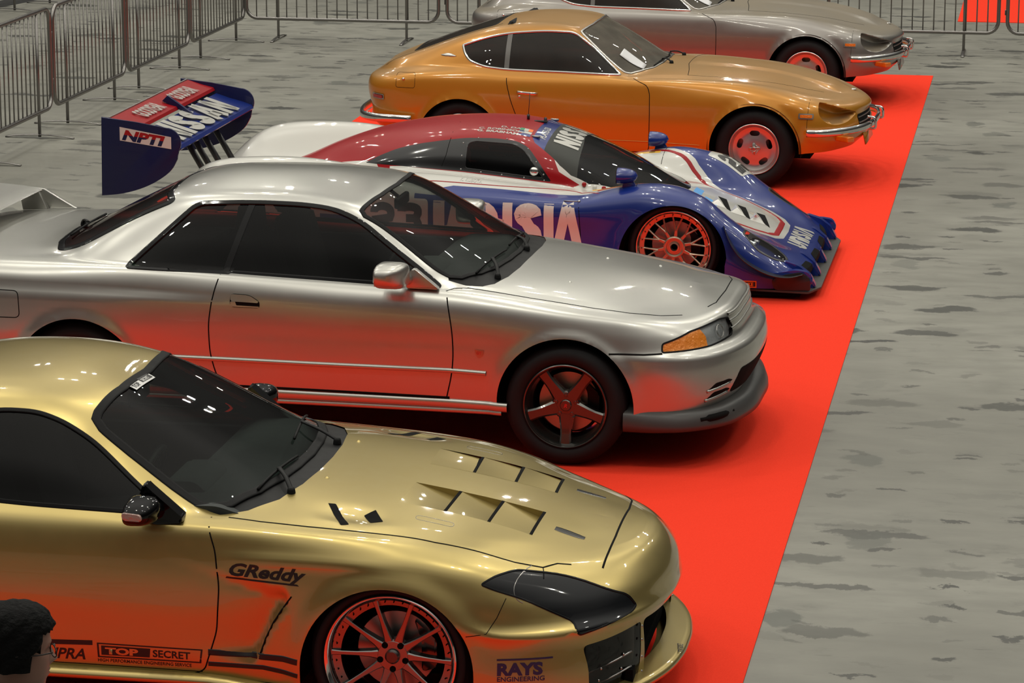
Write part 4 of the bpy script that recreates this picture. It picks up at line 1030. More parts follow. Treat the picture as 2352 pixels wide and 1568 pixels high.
    B.ribbon('wing_stripe', [(-.72, .309), (-.55, .307), (-.42, .303), (-.36, .296)], SIDE, .026, 'decal_black', car, h=.0015)
    B.ribbon('wing_stripe', [(-.72, .262), (-.60, .262), (-.5, .262), (-.36, .240)], SIDE, .020, 'decal_black', car, h=.0015)
    B.ribbon('door_bottom_line', [(-1.6, .232), (-1.2, .230), (-.745, .226)], SIDE, .003, 'gap', car)
    # stickers on the screen
    st = B.decal_poly('screen_sticker', [[(-1.205, -.265), (-1.165, -.275), (-1.155, -.045), (-1.193, -.035)]], TOP, 'white_sticker', car, h=.003)
    B.text('sticker_word', 'TOP', TOP, (-1.172, -.262), (.06, 1), (-1, .05), 'decal_black', st, .030, .02, 0, 1.1, h=.0045)
    B.decal_poly('sticker_block', [[(-1.199, -.165), (-1.171, -.168), (-1.163, -.055), (-1.190, -.052)]], TOP, 'decal_black', st, h=.0042)
    B.text('sticker_word', 'SECRET', TOP, (-1.172, -.160), (.06, 1), (-1, .05), 'white_sticker', st, .022, .02, 0, 1.05, h=.0055)
    B.decal_poly('permit_strip', [[(-1.125, .520), (-1.115, .475), (-.935, .505), (-.942, .55)]], TOP, 'white_sticker', car, h=.004)
    # front lip
    bm = bmesh.new(); lp = [(.36, .893), (.5, .882), (.62, .845), (.76, .745), (.88, .575), (.965, .36), (1.0, .15), (1.005, 0)]
    lp = lp+[(a, -b) for a, b in lp[-2::-1]]; D = catmull([(a, b, 0) for a, b in lp], 8); rows = []
    for i, p in enumerate(D):
        t = Vector(D[min(i+1, len(D)-1)]-D[max(i-1, 0)]).normalized(); o = Vector((t.y, -t.x, 0))
        if o.dot(Vector((p[0]+.2, p[1], 0))) < 0: o = -o
        P_ = Vector(p); k = float(smooth01((p[0]-.5)/.35))
        rows.append([bm.verts.new(P_+o*a+Vector((0, 0, z))) for a, z in ((-.06, .195), (-.02*k, .190), (.02*k, .180), (.035*k+.005, .178), (.045*k+.006, .165), (.04*k+.004, .148), (.0, .140), (-.1, .140))])
    for a, b in zip(rows, rows[1:]):
        for k in range(7): bm.faces.new((a[k], a[k+1], b[k+1], b[k]))
    lip = from_bm('front_splitter', fix(bm), 'gold_paint', car)
    bm = bmesh.new(); M4 = Matrix.Translation((1.035, -.07, .181)) @ Matrix.Rotation(math.radians(98), 4, 'Z')
    V, Fc = text2d('TOP SECRET', .032, .03, .2, .6); vs = [bm.verts.new(M4 @ Vector((a-.12, b, .002))) for a, b in V]
    for f in Fc: bm.faces.new([vs[i] for i in f])
    from_bm('splitter_lettering', bm, 'decal_black', lip, False)
    # mouth interior
    bm = bmesh.new(); add_box(bm, (.80, 0, .28), (.05, 1.0, .22)); from_bm('mouth_mesh', bm, 'under', car, smooth=False)
    bm = bmesh.new(); P = [(B.hit(s*a, z, FRONT)[0]) for s in (-1, 1) for a, z in ((.50, .385), (.50, .33), (.50, .26), (.50, .20), (.60, .30), (.61, .245), (.70, .27), (.71, .225))]
    # duct rivets and blades
    for s in (-1, 1):
        bm = bmesh.new()
        for a, z in ((.497, .385), (.497, .33), (.497, .26), (.497, .20), (.60, .30), (.61, .245), (.70, .27), (.71, .225)):
            v = {(.497, .385): (.932, .385)}; x = np.interp(a, [.48, .6, .74], [.935, .868, .765]); add_lathe(bm, [(.0005, .006), (.004, .005), (.006, .0)], 'x', 8, (x-.004, s*a, z))
        from_bm('duct_rivets', fix(bm), 'steel', car)['kind'] = 'stuff'
        for z in (.285, .225):
            bm = bmesh.new(); add_tube(bm, catmull([(.745, s*.735, z-.02), (.83, s*.64, z), (.885, s*.55, z+.012)], 6), .007, 8, flat=(.6, 1.4)); from_bm('duct_blade', bm, 'steel', car)
    # sill
    for s in (-1, 1):
        bm = bmesh.new(); rows = []
        for x in np.linspace(-2.2, -.34, 26):
            k = float(smooth01((x+.75)/.4)); rows.append([bm.verts.new((x, s*y, z)) for y, z in ((.85, .222-.03*k), (.90+.02*k, .220-.035*k), (.925+.02*k, .205-.035*k), (.925+.02*k, .190-.04*k), (.905, .178-.04*k), (.80, .178-.04*k))])
        for a, b in zip(rows, rows[1:]):
            for k in range(5): bm.faces.new((a[k], a[k+1], b[k+1], b[k]))
        from_bm('side_skirt', fix(bm), 'gold_paint', car)
    # lamp internals drawn as trim under the cover
    for s in (-1, 1):
        B.ribbon('lamp_bezel', arc_pts(.52, .60, .055, 100, 250, 12, .055), SIDE, .003, 'spoke_grey', car, h=.0012, sgn=s)
    # mirrors
    for s in (-1, 1):
        bm = bmesh.new(); rows = []
        for u in np.linspace(0, 1, 12):
            y = .855+.19*u; k = max(.12, (1-u**4)**.4)*min(1, .62+u*1.1)
            rows.append([bm.verts.new((-.965-.015*u+(.085 if math.cos(a) > 0 else .045)*k*math.copysign(abs(math.cos(a))**.7, math.cos(a)), s*y, .885-.01*u+(.062-.018*u)*k*math.copysign(abs(math.sin(a))**.7, math.sin(a)))) for a in np.linspace(0, 2*PI, 20, endpoint=False)])
        for a, b in zip(rows, rows[1:]):
            for k in range(20): bm.faces.new((a[k], a[(k+1) % 20], b[(k+1) % 20], b[k]))
        bm.faces.new(rows[0]); bm.faces.new(rows[-1]); mo = from_bm('side_mirror', fix(bm), 'black_gloss', car, label='glossy black door mirror')
        bm = bmesh.new(); rows = []
        sec = [((-.975, .775), (.962, .955)), ((-.93, .80), (.945, .84)), ((-.89, .80), (.91, .812)), ((-.85, .79), (.868, .806)), ((-.815, .78), (.83, .808))]
        pts = [(-1.02, .835), (-.975, .965), (-.955, .945), (-.825, .835), (-.82, .812), (-.93, .80)]
        add_prism(bm, rpoly(pts, .015), s*.775, s*.845, .015); add_tube(bm, [(-.93, s*.83, .86), (-.955, s*.90, .875)], .042, 14)
        from_bm('mirror_foot', fix(bm), 'black_gloss', mo, angle=40)
        bm = bmesh.new(); add_prism(bm, rpoly([(-1.005, .90), (-.93, .893), (-.925, .868), (-1.0, .87)], .01), s*1.028, s*1.046, .004); from_bm('mirror_lens', fix(bm), 'indicator_lens', mo, angle=40)
    # wipers
    wiper(B, car, 'wiper', (-.475, -.50), (-.60, -.545), (-.545, -.12)); wiper(B, car, 'wiper', (-.455, .22), (-.60, .05), (-.66, .52))
    cabin(car, B, x0=-.64, x1=-2.5, y=.74, floor=.24, belt=.79, dash=(-.62, -1.02, .835), seats=[(-1.55, .36), (-1.55, -.36)], roof=(-1.33, -1.9, .38, 1.15), shelf=(-2.1, -2.6, .85))
    underbody(car, .9, -3.2, .78, .17, [(-.01, .28, .345), (-2.56, .28, .35)])
    stl = dict(mat='spoke_grey', lip='polished_lip', spokes=spokes_ten, hub=hub_ten, hubmat='gunmetal', dish=.050, lipw=.020, extra=extra_ten, caliper='gunmetal')
    for x in (0, -2.55):
        for y in (-.885, .885): wheel(car, x, y, .318, .258, .26, stl)
    return car
# ------------------------------------------------------------------ the two fastbacks
dusty_paint('orange_paint', (.56, .235, .013), (.31, .215, .12), .35, .30, .62)
dusty_paint('grey_paint', (.30, .285, .265), (.24, .21, .165), .75, .34, .85)
glass('dusty_glass', (.10, .10, .095), ior=1.4, dust=.10, dustcol=(.20, .17, .14))
glass('dusty_screen', (.50, .50, .47), ior=1.35, dust=.62, dustcol=(.155, .14, .115))
mat('slot_wheel', (.62, .58, .56), .9, .30)
mat('orange_lens', (.80, .20, .01), .1, .15, coat=1, bump=(70, .4))
mat('red_lens', (.35, .012, .012), .1, .15, coat=1, bump=(70, .4))
mat('trim_grey', (.13, .125, .12), .8, .4)
mat('paper', (.72, .72, .74), 0, .7)
def spokes_slots(bm, rim, dish):
    # pressed disc with five oval slots
    d = bmesh.new(); prof = [(.034, dish-.006), (.06, dish-.006), (.085, dish-.001), (.10, dish+.002), (.115, dish+.004), (.13, dish+.005), (.145, dish+.002), (rim-.012, dish-.006), (rim+.004, dish+.002)]
    add_lathe(d, prof, n=90); lay = d.faces.layers.int.new('r')
    for k in range(5):
        a = PI/2+2*PI*k/5; c = Vector((.118*math.cos(a), .118*math.sin(a))); t = Vector((-math.sin(a), math.cos(a))); u = Vector((math.cos(a), math.sin(a)))
        poly = [tuple(c+t*(.038*math.copysign(abs(math.cos(b))**.6, math.cos(b)))+u*(.021*math.sin(b))) for b in np.linspace(0, 2*PI, 20, endpoint=False)]
        knife(d, poly, SIDE, lambda c_, n_: True, 9, lay)
    bmesh.ops.delete(d, geom=[f for f in d.faces if f[lay] == 9], context='FACES')
    me = bpy.data.meshes.new('t'); d.to_mesh(me); d.free(); bm.from_mesh(me); bpy.data.meshes.remove(me)
def hub_spinner(bm, dish):
    cyl(bm, .034, dish-.016, dish+.01, n=28, bev=.005); cyl(bm, .020, dish-.034, dish-.01, n=20, bev=.007)
    for k in range(4): bar_spoke(bm, PI/2+.1+PI*k/2, [(.012, .012, dish-.026, dish-.01), (.036, .014, dish-.020, dish-.006), (.046, .008, dish-.016, dish-.006)])
def build_z(paint, name, label, loc, rz, slot_mat='slot_wheel'):
    car = empty(name, label, 'car', (loc[0], loc[1], .006), math.radians(rz), None)
    b0 = [(.72, 0, .30), (.70, .3, .29), (.62, .5, .285), (.52, .65, .28), (.42, .73, .28), (.3, .76, .27), (0, .77, .24), (-.4, .76, .21), (-1.2, .76, .20), (-1.9, .765, .21), (-2.3, .77, .24), (-2.7, .75, .33), (-2.95, .68, .36), (-3.06, .5, .38), (-3.08, 0, .38)]
    b1 = [(.79, 0, .36), (.77, .25, .36), (.70, .46, .36), (.60, .62, .36), (.46, .73, .355), (.32, .775, .345), (0, .785, .33), (-.4, .78, .30), (-1.2, .785, .29), (-1.9, .785, .30), (-2.3, .79, .33), (-2.7, .775, .40), (-2.98, .70, .42), (-3.09, .5, .43), (-3.11, 0, .43)]
    b2 = [(.80, 0, .45), (.78, .25, .45), (.72, .46, .45), (.625, .62, .45), (.48, .735, .45), (.33, .78, .45), (0, .797, .45), (-.4, .795, .42), (-1.2, .80, .42), (-1.9, .80, .43), (-2.3, .80, .45), (-2.7, .785, .49), (-2.98, .71, .50), (-3.09, .5, .51), (-3.11, 0, .51)]
    b3 = [(.79, 0, .535), (.77, .2, .535), (.735, .36, .54), (.66, .52, .54), (.55, .67, .54), (.42, .75, .545), (.28, .78, .55), (0, .797, .55), (-.4, .80, .54), (-1.2, .805, .54), (-1.9, .805, .545), (-2.3, .805, .56), (-2.7, .79, .59), (-2.98, .725, .59), (-3.10, .55, .59), (-3.13, 0, .59)]
    b4 = [(.81, 0, .58), (.785, .18, .58), (.735, .33, .59), (.66, .47, .605), (.56, .60, .62), (.45, .69, .635), (.3, .748, .66), (0, .775, .69), (-.4, .785, .68), (-1.2, .795, .67), (-1.9, .80, .675), (-2.3, .797, .70), (-2.7, .782, .70), (-2.98, .735, .685), (-3.10, .58, .68), (-3.14, 0, .68)]
    b5 = [(.80, 0, .607), (.77, .15, .61), (.72, .28, .62), (.64, .40, .64), (.54, .53, .662), (.43, .62, .685), (.28, .672, .722), (.08, .70, .762), (-.13, .712, .787), (-.6, .74, .795), (-.85, .757, .793), (-1.2, .768, .785), (-1.9, .775, .782), (-2.3, .768, .80), (-2.7, .755, .785), (-2.95, .71, .755), (-3.08, .57, .745), (-3.12, .3, .74), (-3.13, 0, .74)]
    b6 = [(.77, 0, .632), (.74, .13, .635), (.68, .24, .648), (.59, .34, .668), (.48, .46, .692), (.36, .54, .718), (.2, .595, .756), (0, .62, .785), (-.3, .645, .810), (-.6, .67, .816), (-.9, .70, .815), (-1.05, .72, .824), (-1.45, .73, .834), (-1.93, .73, .842), (-2.15, .72, .862), (-2.35, .70, .865), (-2.7, .66, .845), (-2.9, .60, .81), (-3.03, .45, .785), (-3.08, .2, .775), (-3.09, 0, .775)]
    b7 = [(.72, 0, .657), (.69, .1, .66), (.62, .19, .675), (.52, .27, .698), (.4, .36, .73), (.2, .45, .778), (0, .50, .806), (-.3, .55, .828), (-.6, .59, .835), (-.8, .62, .832), (-.95, .645, .828), (-1.01, .655, .832), (-1.084, .64, .872), (-1.23, .60, .985), (-1.35, .555, 1.085), (-1.41, .532, 1.13), (-1.5, .52, 1.156), (-1.68, .52, 1.168), (-1.95, .525, 1.152), (-2.16, .54, 1.118), (-2.35, .55, 1.062), (-2.6, .545, .972), (-2.9, .50, .868), (-3.0, .38, .82), (-3.05, .15, .80), (-3.06, 0, .80)]
    b8 = [(.66, 0, .682), (.6, .1, .70), (.45, .17, .745), (.2, .24, .803), (0, .28, .832), (-.3, .33, .856), (-.6, .38, .864), (-.78, .40, .86), (-.86, .40, .862), (-.95, .40, .91), (-1.15, .39, 1.03), (-1.3, .38, 1.115), (-1.39, .375, 1.16), (-1.5, .37, 1.182), (-1.68, .37, 1.196), (-1.9, .37, 1.19), (-2.15, .38, 1.145), (-2.4, .39, 1.065), (-2.7, .38, .955), (-2.95, .33, .855), (-3.02, .15, .82), (-3.04, 0, .82)]
    b9 = [(.60, 0, .708), (.45, 0, .757), (.2, 0, .815), (0, 0, .842), (-.3, 0, .868), (-.6, 0, .878), (-.74, 0, .875), (-.80, 0, .89), (-.95, 0, .972), (-1.15, 0, 1.08), (-1.28, 0, 1.148), (-1.35, 0, 1.178), (-1.5, 0, 1.205), (-1.7, 0, 1.218), (-1.9, 0, 1.21), (-2.15, 0, 1.165), (-2.4, 0, 1.085), (-2.7, 0, .975), (-2.95, 0, .872), (-3.03, 0, .83)]
    def mid(S_, i, st):
        A, B_ = S_[i-1], st(i+1); h = np.clip((B_[:, 2]-A[:, 2])/.28, 0, 1); P = (A+B_)/2; P[:, 1] += .030*h; return P
    rings = [b0, b1, b2, b3, b4, b5, b6, mid, b7, b8, b9]
    def deform(G):
        G = arch_deform(G, 0, .295, .345, .014, .04); G = arch_deform(G, -2.31, .285, .335, .014, .04)
        x, y, z = G[..., 0], G[..., 1], G[..., 2]
        k = smooth01((.235-np.abs(y))/.03)*smooth01((.62-x)/.12)*smooth01((x+.62)/.1)*(z > .6); G[..., 2] += .012*k
        return G
    G = loft(rings, .30, -2.85, (30, 170, 18), [4, 4, 4, 4, 5, 5, 6, 6, 8, 10], deform, creases=(6,), smooth=3)
    B = Body(G)
    B.cut(arch_poly(0, .295, .345), SIDE, 99, filt=lambda c, n: abs(c.y) > .45); B.cut(arch_poly(-2.31, .285, .335), SIDE, 99, filt=lambda c, n: abs(c.y) > .45)
    B.delete([99])
    dlo = rpoly([(-2.32, 1.014), (-2.295, .955), (-2.25, .905), (-2.135, .866), (-1.949, .848), (-1.477, .842), (-1.055, .832), (-1.143, .903), (-1.29, 1.027), (-1.425, 1.118), (-1.48, 1.132), (-1.68, 1.137), (-1.956, 1.115), (-2.158, 1.072)], [.01, .04, .05, .08, .1, .1, .006, .05, .05, .04, .03, .1, .1, .08])
    B.cut(dlo, SIDE, 10, filt=lambda c, n: abs(c.y) > .4)
    B.cut([(-1.968, .8), (-1.968, 1.2), (-1.930, 1.2), (-1.930, .8)], SIDE, 12, only=(10,)); B.cut([(-2.4, .8), (-2.4, 1.2), (-1.968, 1.2), (-1.968, .8)], SIDE, 11, only=(10,))
    scr = mirror_top([(-.785, 0), (-.80, .25), (-.845, .43), (-.92, .57), (-.985, .635), (-1.03, .645), (-1.084, .632), (-1.23, .592), (-1.375, .537), (-1.40, .515), (-1.385, .43), (-1.355, .25), (-1.34, 0)])
    B.cut(scr, TOP, 20, filt=lambda c, n: c.z > .8)
    hatch = rpoly([(-2.14, -.44), (-2.72, -.45), (-2.76, -.40), (-2.76, .40), (-2.72, .45), (-2.14, .44), (-2.10, .38), (-2.08, 0), (-2.10, -.38)], .03)
    B.cut(hatch, TOP, 22, filt=lambda c, n: c.z > .8)
    hood = mirror_top([(-.60, 0), (-.595, .25), (-.56, .45), (-.545, .60), (-.3, .585), (0, .555), (.2, .515), (.36, .45), (.48, .375), (.60, .27), (.68, .17), (.70, 0)])
    B.cut(hood, TOP, 30, filt=lambda c, n: c.z > .6 and n.z > .3, only=(0,))
    door = rpoly([(-1.936, .90), (-1.938, .76), (-1.90, .62), (-1.855, .50), (-1.80, .34), (-1.76, .25), (-.83, .25), (-.812, .29), (-.808, .55), (-.812, .71), (-.834, .765), (-.92, .80), (-1.05, .85)], [.01, .03, .03, .03, .03, .03, .02, .02, .05, .03, .03, .03, .01])
    B.cut(door, SIDE, 31, filt=lambda c, n: abs(c.y) > .55, only=(0,))
    # recessed lamp buckets
    bk = rpoly([(.475, .662), (.480, .575), (.535, .510), (.615, .485), (.69, .500), (.735, .548), (.722, .566), (.60, .622)], [.012, .04, .05, .05, .04, .015, .01, .1])
    B.cut(bk, SIDE, 45, filt=lambda c, n: abs(c.y) > .25, only=(0,))
    vs = {v for f in B.bm.faces if f[B.lay] == 45 for v in f.verts}
    for v in vs:
        if any(f[B.lay] != 45 for f in v.link_faces): continue
        p = Vector((v.co.x, v.co.z)); d = 1
        for a, b in zip(bk, bk[1:]+bk[:1]):
            a = Vector(a); b = Vector(b); t = max(0, min(1, (p-a).dot(b-a)/max((b-a).length_squared, 1e-9))); d = min(d, (p-(a+(b-a)*t)).length)
        k = (1-(1-min(1, d/.055))**2)**.5; s = -1 if v.co.y < 0 else 1
        v.co += Vector((-.075, -s*.085, .0))*k
    B.finish()
    B.part('body', (0, 45), paint, car); B.part('bonnet', (30,), paint, car)
    for f in B.bm.faces:
        if f[B.lay] in (10, 11, 12, 31) and f.calc_center_median().y > 0: f[B.lay] += 100
    doors = []
    for a in (0, 100):
        d = B.part('door', (31+a,), paint, car); doors.append(d)
        B.part('door_window', (10+a,), 'dusty_glass', d, -.003); B.part('quarter_window', (11+a,), 'dusty_glass', car, -.003); B.part('pillar_trim', (12+a,), 'trim_grey', car, .001)
    B.part('windshield', (20,), 'dusty_screen', car, -.002); B.part('hatch_window', (22,), 'dusty_glass', car, -.002)
    B.ribbon('window_trim', dlo, SIDE, .020, 'chrome', car, h=.003, rise=.008, closed=True, both=True, dense=.012)
    B.ribbon('windshield_trim', scr, TOP, .020, 'dull_chrome', car, h=.003, rise=.007, closed=True, dense=.012)
    B.ribbon('hatch_seal', hatch, TOP, .02, 'rubber', car, h=.002, closed=True)
    for s in (-1, 1): B.ribbon('hatch_gap', [(-2.05, s*.40), (-2.12, s*.485), (-2.35, s*.505), (-2.8, s*.495), (-2.98, s*.46)], TOP, .006, 'gap', car)
    B.ribbon('door_gap', [p for p in door if p[1] < .84], SIDE, .006, 'gap', car, both=True)
    B.ribbon('bonnet_gap', [(-.545, -.60), (-.56, -.45), (-.595, -.25), (-.60, 0), (-.595, .25), (-.56, .45), (-.545, .60)], TOP, .005, 'gap', car)
    for s in (-1, 1): B.ribbon('bonnet_gap', [(-.545, s*.60), (-.3, s*.585), (0, s*.555), (.2, s*.515), (.36, s*.45), (.48, s*.375)], TOP, .003, 'gap', car)
    B.ribbon('fender_gap', [(.40, .475), (.405, .60), (.41, .70)], SIDE, .003, 'gap', car)
    B.ribbon('fuel_flap_gap', rpoly([(-2.825, .69), (-2.825, .80), (-2.67, .805), (-2.67, .69)], .02), SIDE, .003, 'gap', car, closed=True)
    B.ribbon('sill_crease', [(-1.85, .335), (-1.2, .335), (-.82, .333), (-.42, .318)], SIDE, .008, paint, car, h=.001, rise=.003)
    def onside(x, z, s=-1):
        p, n = B.hit(x, z, SIDE, s); return Vector(p), Vector(n)
    p, n = onside(-2.765, .755); bm = bmesh.new(); add_lathe(bm, [(.001, -.014), (.010, -.010), (.012, 0), (.012, .01)], 'y', 14, p); from_bm('fuel_lock', bm, 'chrome', car)
    for s in (-1, 1):
        for nm, x0, x1, z0, z1, m in (('side_marker', .335, .445, .548, .588, 'orange_lens'), ('rear_marker', -3.03, -2.925, .592, .635, 'red_lens')):
            o1 = B.decal_poly(nm, [rpoly([(x0, z0), (x0, z1), (x1, z1-.006), (x1, z0-.006)], .008)], SIDE, 'dull_chrome', car, sgn=s, h=.008)
            B.decal_poly('marker_lens', [rpoly([(x0+.011, z0+.008), (x0+.011, z1-.009), (x1-.011, z1-.015), (x1-.011, z0+.002)], .005)], SIDE, m, o1, sgn=s, h=.013)
        p, n = onside(-1.77, .685, s); d = doors[0 if s < 0 else 1]
        bm = bmesh.new(); add_tube(bm, catmull([p+Vector((-.078, s*.004, .004)), p+Vector((-.06, s*.028, .004)), p+Vector((0, s*.034, 0)), p+Vector((.06, s*.028, -.004)), p+Vector((.078, s*.004, -.006))], 5), .015, 8, flat=(.8, .55), up=(0, 0, 1)); h = from_bm('door_handle', bm, 'chrome', d)
        p, n = onside(-1.83, .652, s); bm = bmesh.new(); add_lathe(bm, [(.001, s*.008), (.009, s*.006), (.011, 0)], 'y', 12, p); from_bm('door_lock', bm, 'chrome', d)
        # pillar badge
        B.ribbon('pillar_badge', [(-2.49, .935), (-2.43, .94), (-2.365, .932)], SIDE, [.006, .02, .03, .03, .03, .02, .004], 'dull_chrome', car, h=.002, rise=.005, sgn=s, dense=.02)
    p, n = B.hit(.665, 0, TOP); bm = bmesh.new(); add_lathe(bm, [(.001, .006), (.024, .004), (.028, 0)], 'z', 20, p); from_bm('bonnet_emblem', bm, 'dull_chrome', car)
    # bumpers: bent bars that stand off the skin
    def bumper(nm, pts, r, parent):
        P = [(a, -b, c) for a, b, c in pts]+[(a, b, c) for a, b, c in pts[-2::-1]]
        bm = bmesh.new(); add_tube(bm, catmull(P, 5), r, 10, flat=(1.0, .55), up=(0, 0, 1)); return from_bm(nm, bm, 'chrome', parent, label='dusty chrome bumper bar')
    fb = bumper('front_bumper', [(.405, .812, .445), (.50, .80, .445), (.62, .735, .45), (.715, .63, .452), (.80, .47, .456), (.845, .25, .456), (.855, 0, .456)], .030, car)
    bumper('rear_bumper', [(-2.69, .825, .448), (-2.85, .82, .45), (-3.0, .78, .45), (-3.12, .66, .45), (-3.18, .45, .455), (-3.20, 0, .46)], .034, car)
    for s in (-1, 1):
        bm = bmesh.new(); add_tube(bm, catmull([(.80, s*.28, .42), (.868, s*.28, .42), (.876, s*.28, .46), (.866, s*.28, .50), (.81, s*.28, .51)], 5), .010, 8, flat=(1, 1.3)); from_bm('overrider', bm, 'chrome', fb)
        bm = bmesh.new(); add_box(bm, (.655, s*.61, .385), (.07, .20, .042), rot=(0, 0, -s*math.radians(50)), bev=.008); from_bm('turn_signal', bm, 'orange_lens', car, label='amber turn signal under the bumper')
        # lamp at the back of the bucket
    B.decal_poly('grille', [rpoly([(-.34, .40), (-.36, .535), (.36, .535), (.34, .40)], .03)], FRONT, 'gap', car, h=.002)
    for z in (.43, .47, .51): B.ribbon('grille_bar', [(-.35, z), (0, z), (.35, z)], FRONT, .010, 'dull_chrome', car, h=.003, rise=.006)
    bm = bmesh.new(); add_box(bm, (.79, 0, .33), (.01, .5, .09), rot=(0, math.radians(-12), 0)); from_bm('front_valance', bm, paint, car)
    # far side mirror with chrome stalk, wipers
    wiper(B, car, 'wiper', (-.735, -.24), (-.845, -.40), (-.79, .0)); wiper(B, car, 'wiper', (-.715, .25), (-.80, .02), (-.86, .45))
    cabin(car, B, x0=-.85, x1=-2.6, y=.64, floor=.24, belt=.79, dash=(-.83, -1.18, .80), seats=[(-1.62, .34), (-1.62, -.34)], roof=(-1.48, -1.9, .36, 1.11), shelf=(-2.0, -2.7, .72))
    underbody(car, .40, -2.62, .70, .20, [(0, .295, .35), (-2.31, .285, .34)])
    st = dict(mat='slot_wheel', spokes=spokes_slots, hub=hub_spinner, hubmat='dull_chrome', dish=.035, lipw=.012)
    for x in (0, -2.31):
        for y in (-.775, .775): wheel(car, x, y, .303, .193, .20, st)
    return car, B
def screen_card(B, car, label):
    """a paper notice lying against the inside of the windshield"""
    e1 = Vector((-.11, -.03)); c = Vector((-1.02, -.40))
    q = [(-1.10, -.50), (-1.085, -.39), (-.90, -.43), (-.905, -.53)]
    bm = B.decal_mesh(q, [[0, 1, 2, 3]], TOP, h=.004)
    bmesh.ops.solidify(bm, geom=bm.faces, thickness=.0008)
    for v in bm.verts: v.co = v.co
    me = bpy.data.meshes.new('paper_notice'); bm.to_mesh(me); bm.free(); o = link('paper_notice', me, 'paper'); o.location = car.location; o.rotation_euler = car.rotation_euler
    return tag(o, label, 'paper', 'paper notices on the screens')
# ------------------------------------------------------------------ race car
mat('race_blue', (.007, .025, .20), 0, .3, spec=.3, coat=.8, coat_rough=.04)
mat('wing_navy', (.007, .010, .062), 0, .4, spec=.3, coat=.2)
mat('race_white', (.64, .63, .585), 0, .30, coat=1, coat_rough=.04)
mat('race_red', (.33, .004, .008), 0, .4, spec=.2, coat=.3, coat_rough=.04)
mat('race_black', (.007, .007, .008), 0, .10, coat=1)
mat('screen_grey', (.040, .042, .038), 0, .5, spec=.2)
mat('label_yellow', (.75, .42, .05), 0, .4)
mat('label_orange', (.85, .16, .01), 0, .4)
mat('label_green', (.03, .25, .12), 0, .4)
mat('label_sky', (.10, .35, .75), 0, .4)
mat('fin_plastic', (.02, .02, .022), 0, .3)
mat('worn_plate', (.045, .043, .038), 0, .55)
mat('bbs_spoke', (.55, .40, .30), .9, .30)
mat('bbs_lip', (.70, .66, .62), 1, .18)
glass('race_screen', (.42, .42, .40), ior=1.35)
glass('race_window', (.30, .30, .30), ior=1.3)
glass('lamp_cover', (.75, .77, .80), ior=1.5)
def spokes_mesh(bm, rim, dish):
    n = 10
    for k in range(n):
        a = 2*PI*(k+.35)/n; q = .145
        bar_spoke(bm, a, [(.055, .012, dish+.004, dish+.04), (.115, .0085, dish+.002, dish+.03)])
        for s in (-1, 1):
            p0 = Vector((.108*math.cos(a), .108*math.sin(a))); b = a+s*2*PI/n*.27; p1 = Vector(((rim-.012)*math.cos(b), (rim-.012)*math.sin(b)))
            d = (p1-p0).normalized(); w = Vector((-d.y, d.x))
            rows = []
            for p, hw in ((p0, .0075), ((p0+p1)/2, .005), (p1, .006)):
                rows.append([bm.verts.new((p.x+w.x*u*hw, y, p.y+w.y*u*hw)) for u, y in ((-1, dish+.025), (-1, dish+.004), (0, dish-.001), (1, dish+.004), (1, dish+.025))])
            for A, B_ in zip(rows, rows[1:]):
                for i in range(4): bm.faces.new((A[i], A[i+1], B_[i+1], B_[i]))
    add_lathe(bm, [(rim-.028, dish+.012), (rim-.026, dish+.002), (rim+.004, dish-.006), (rim+.006, dish+.03), (rim-.028, dish+.025)], n=80)
def hub_lock(bm, dish):
    add_lathe(bm, [(.070, dish+.02), (.070, dish-.004), (.062, dish-.008), (.052, dish-.004), (.050, dish+.006), (.036, dish+.006), (.034, dish-.010), (.024, dish-.012), (.020, dish+.02)], n=40)
def extra_mesh(M, t, wr, dish):
    rim = wr-.021; bm = bmesh.new()
    for k in range(24):
        a = 2*PI*(k+.2)/24; cyl(bm, .0042, dish-.012, dish+.005, ((rim-.010)*math.cos(a), (rim-.010)*math.sin(a)), 6, .001)
    from_bm('wheel_bolts', M(bm), 'gunmetal', t)['kind'] = 'stuff'
def stroke(pts, w):
    """a run of thick strokes as quads"""
    P = [Vector(p) for p in pts]; L = []; R_ = []
    for i, p in enumerate(P):
        a = (p-P[i-1]).normalized() if i else (P[1]-p).normalized(); b = (P[i+1]-p).normalized() if i < len(P)-1 else a
        t = (a+b); t = t.normalized() if t.length > 1e-6 else a; n = Vector((-t.y, t.x)); k = w/2/max(.5, abs(n.dot(Vector((-a.y, a.x)))))
        L.append(p+n*k); R_.append(p-n*k)
    return [[tuple(L[i]), tuple(L[i+1]), tuple(R_[i+1]), tuple(R_[i])] for i in range(len(P)-1)]
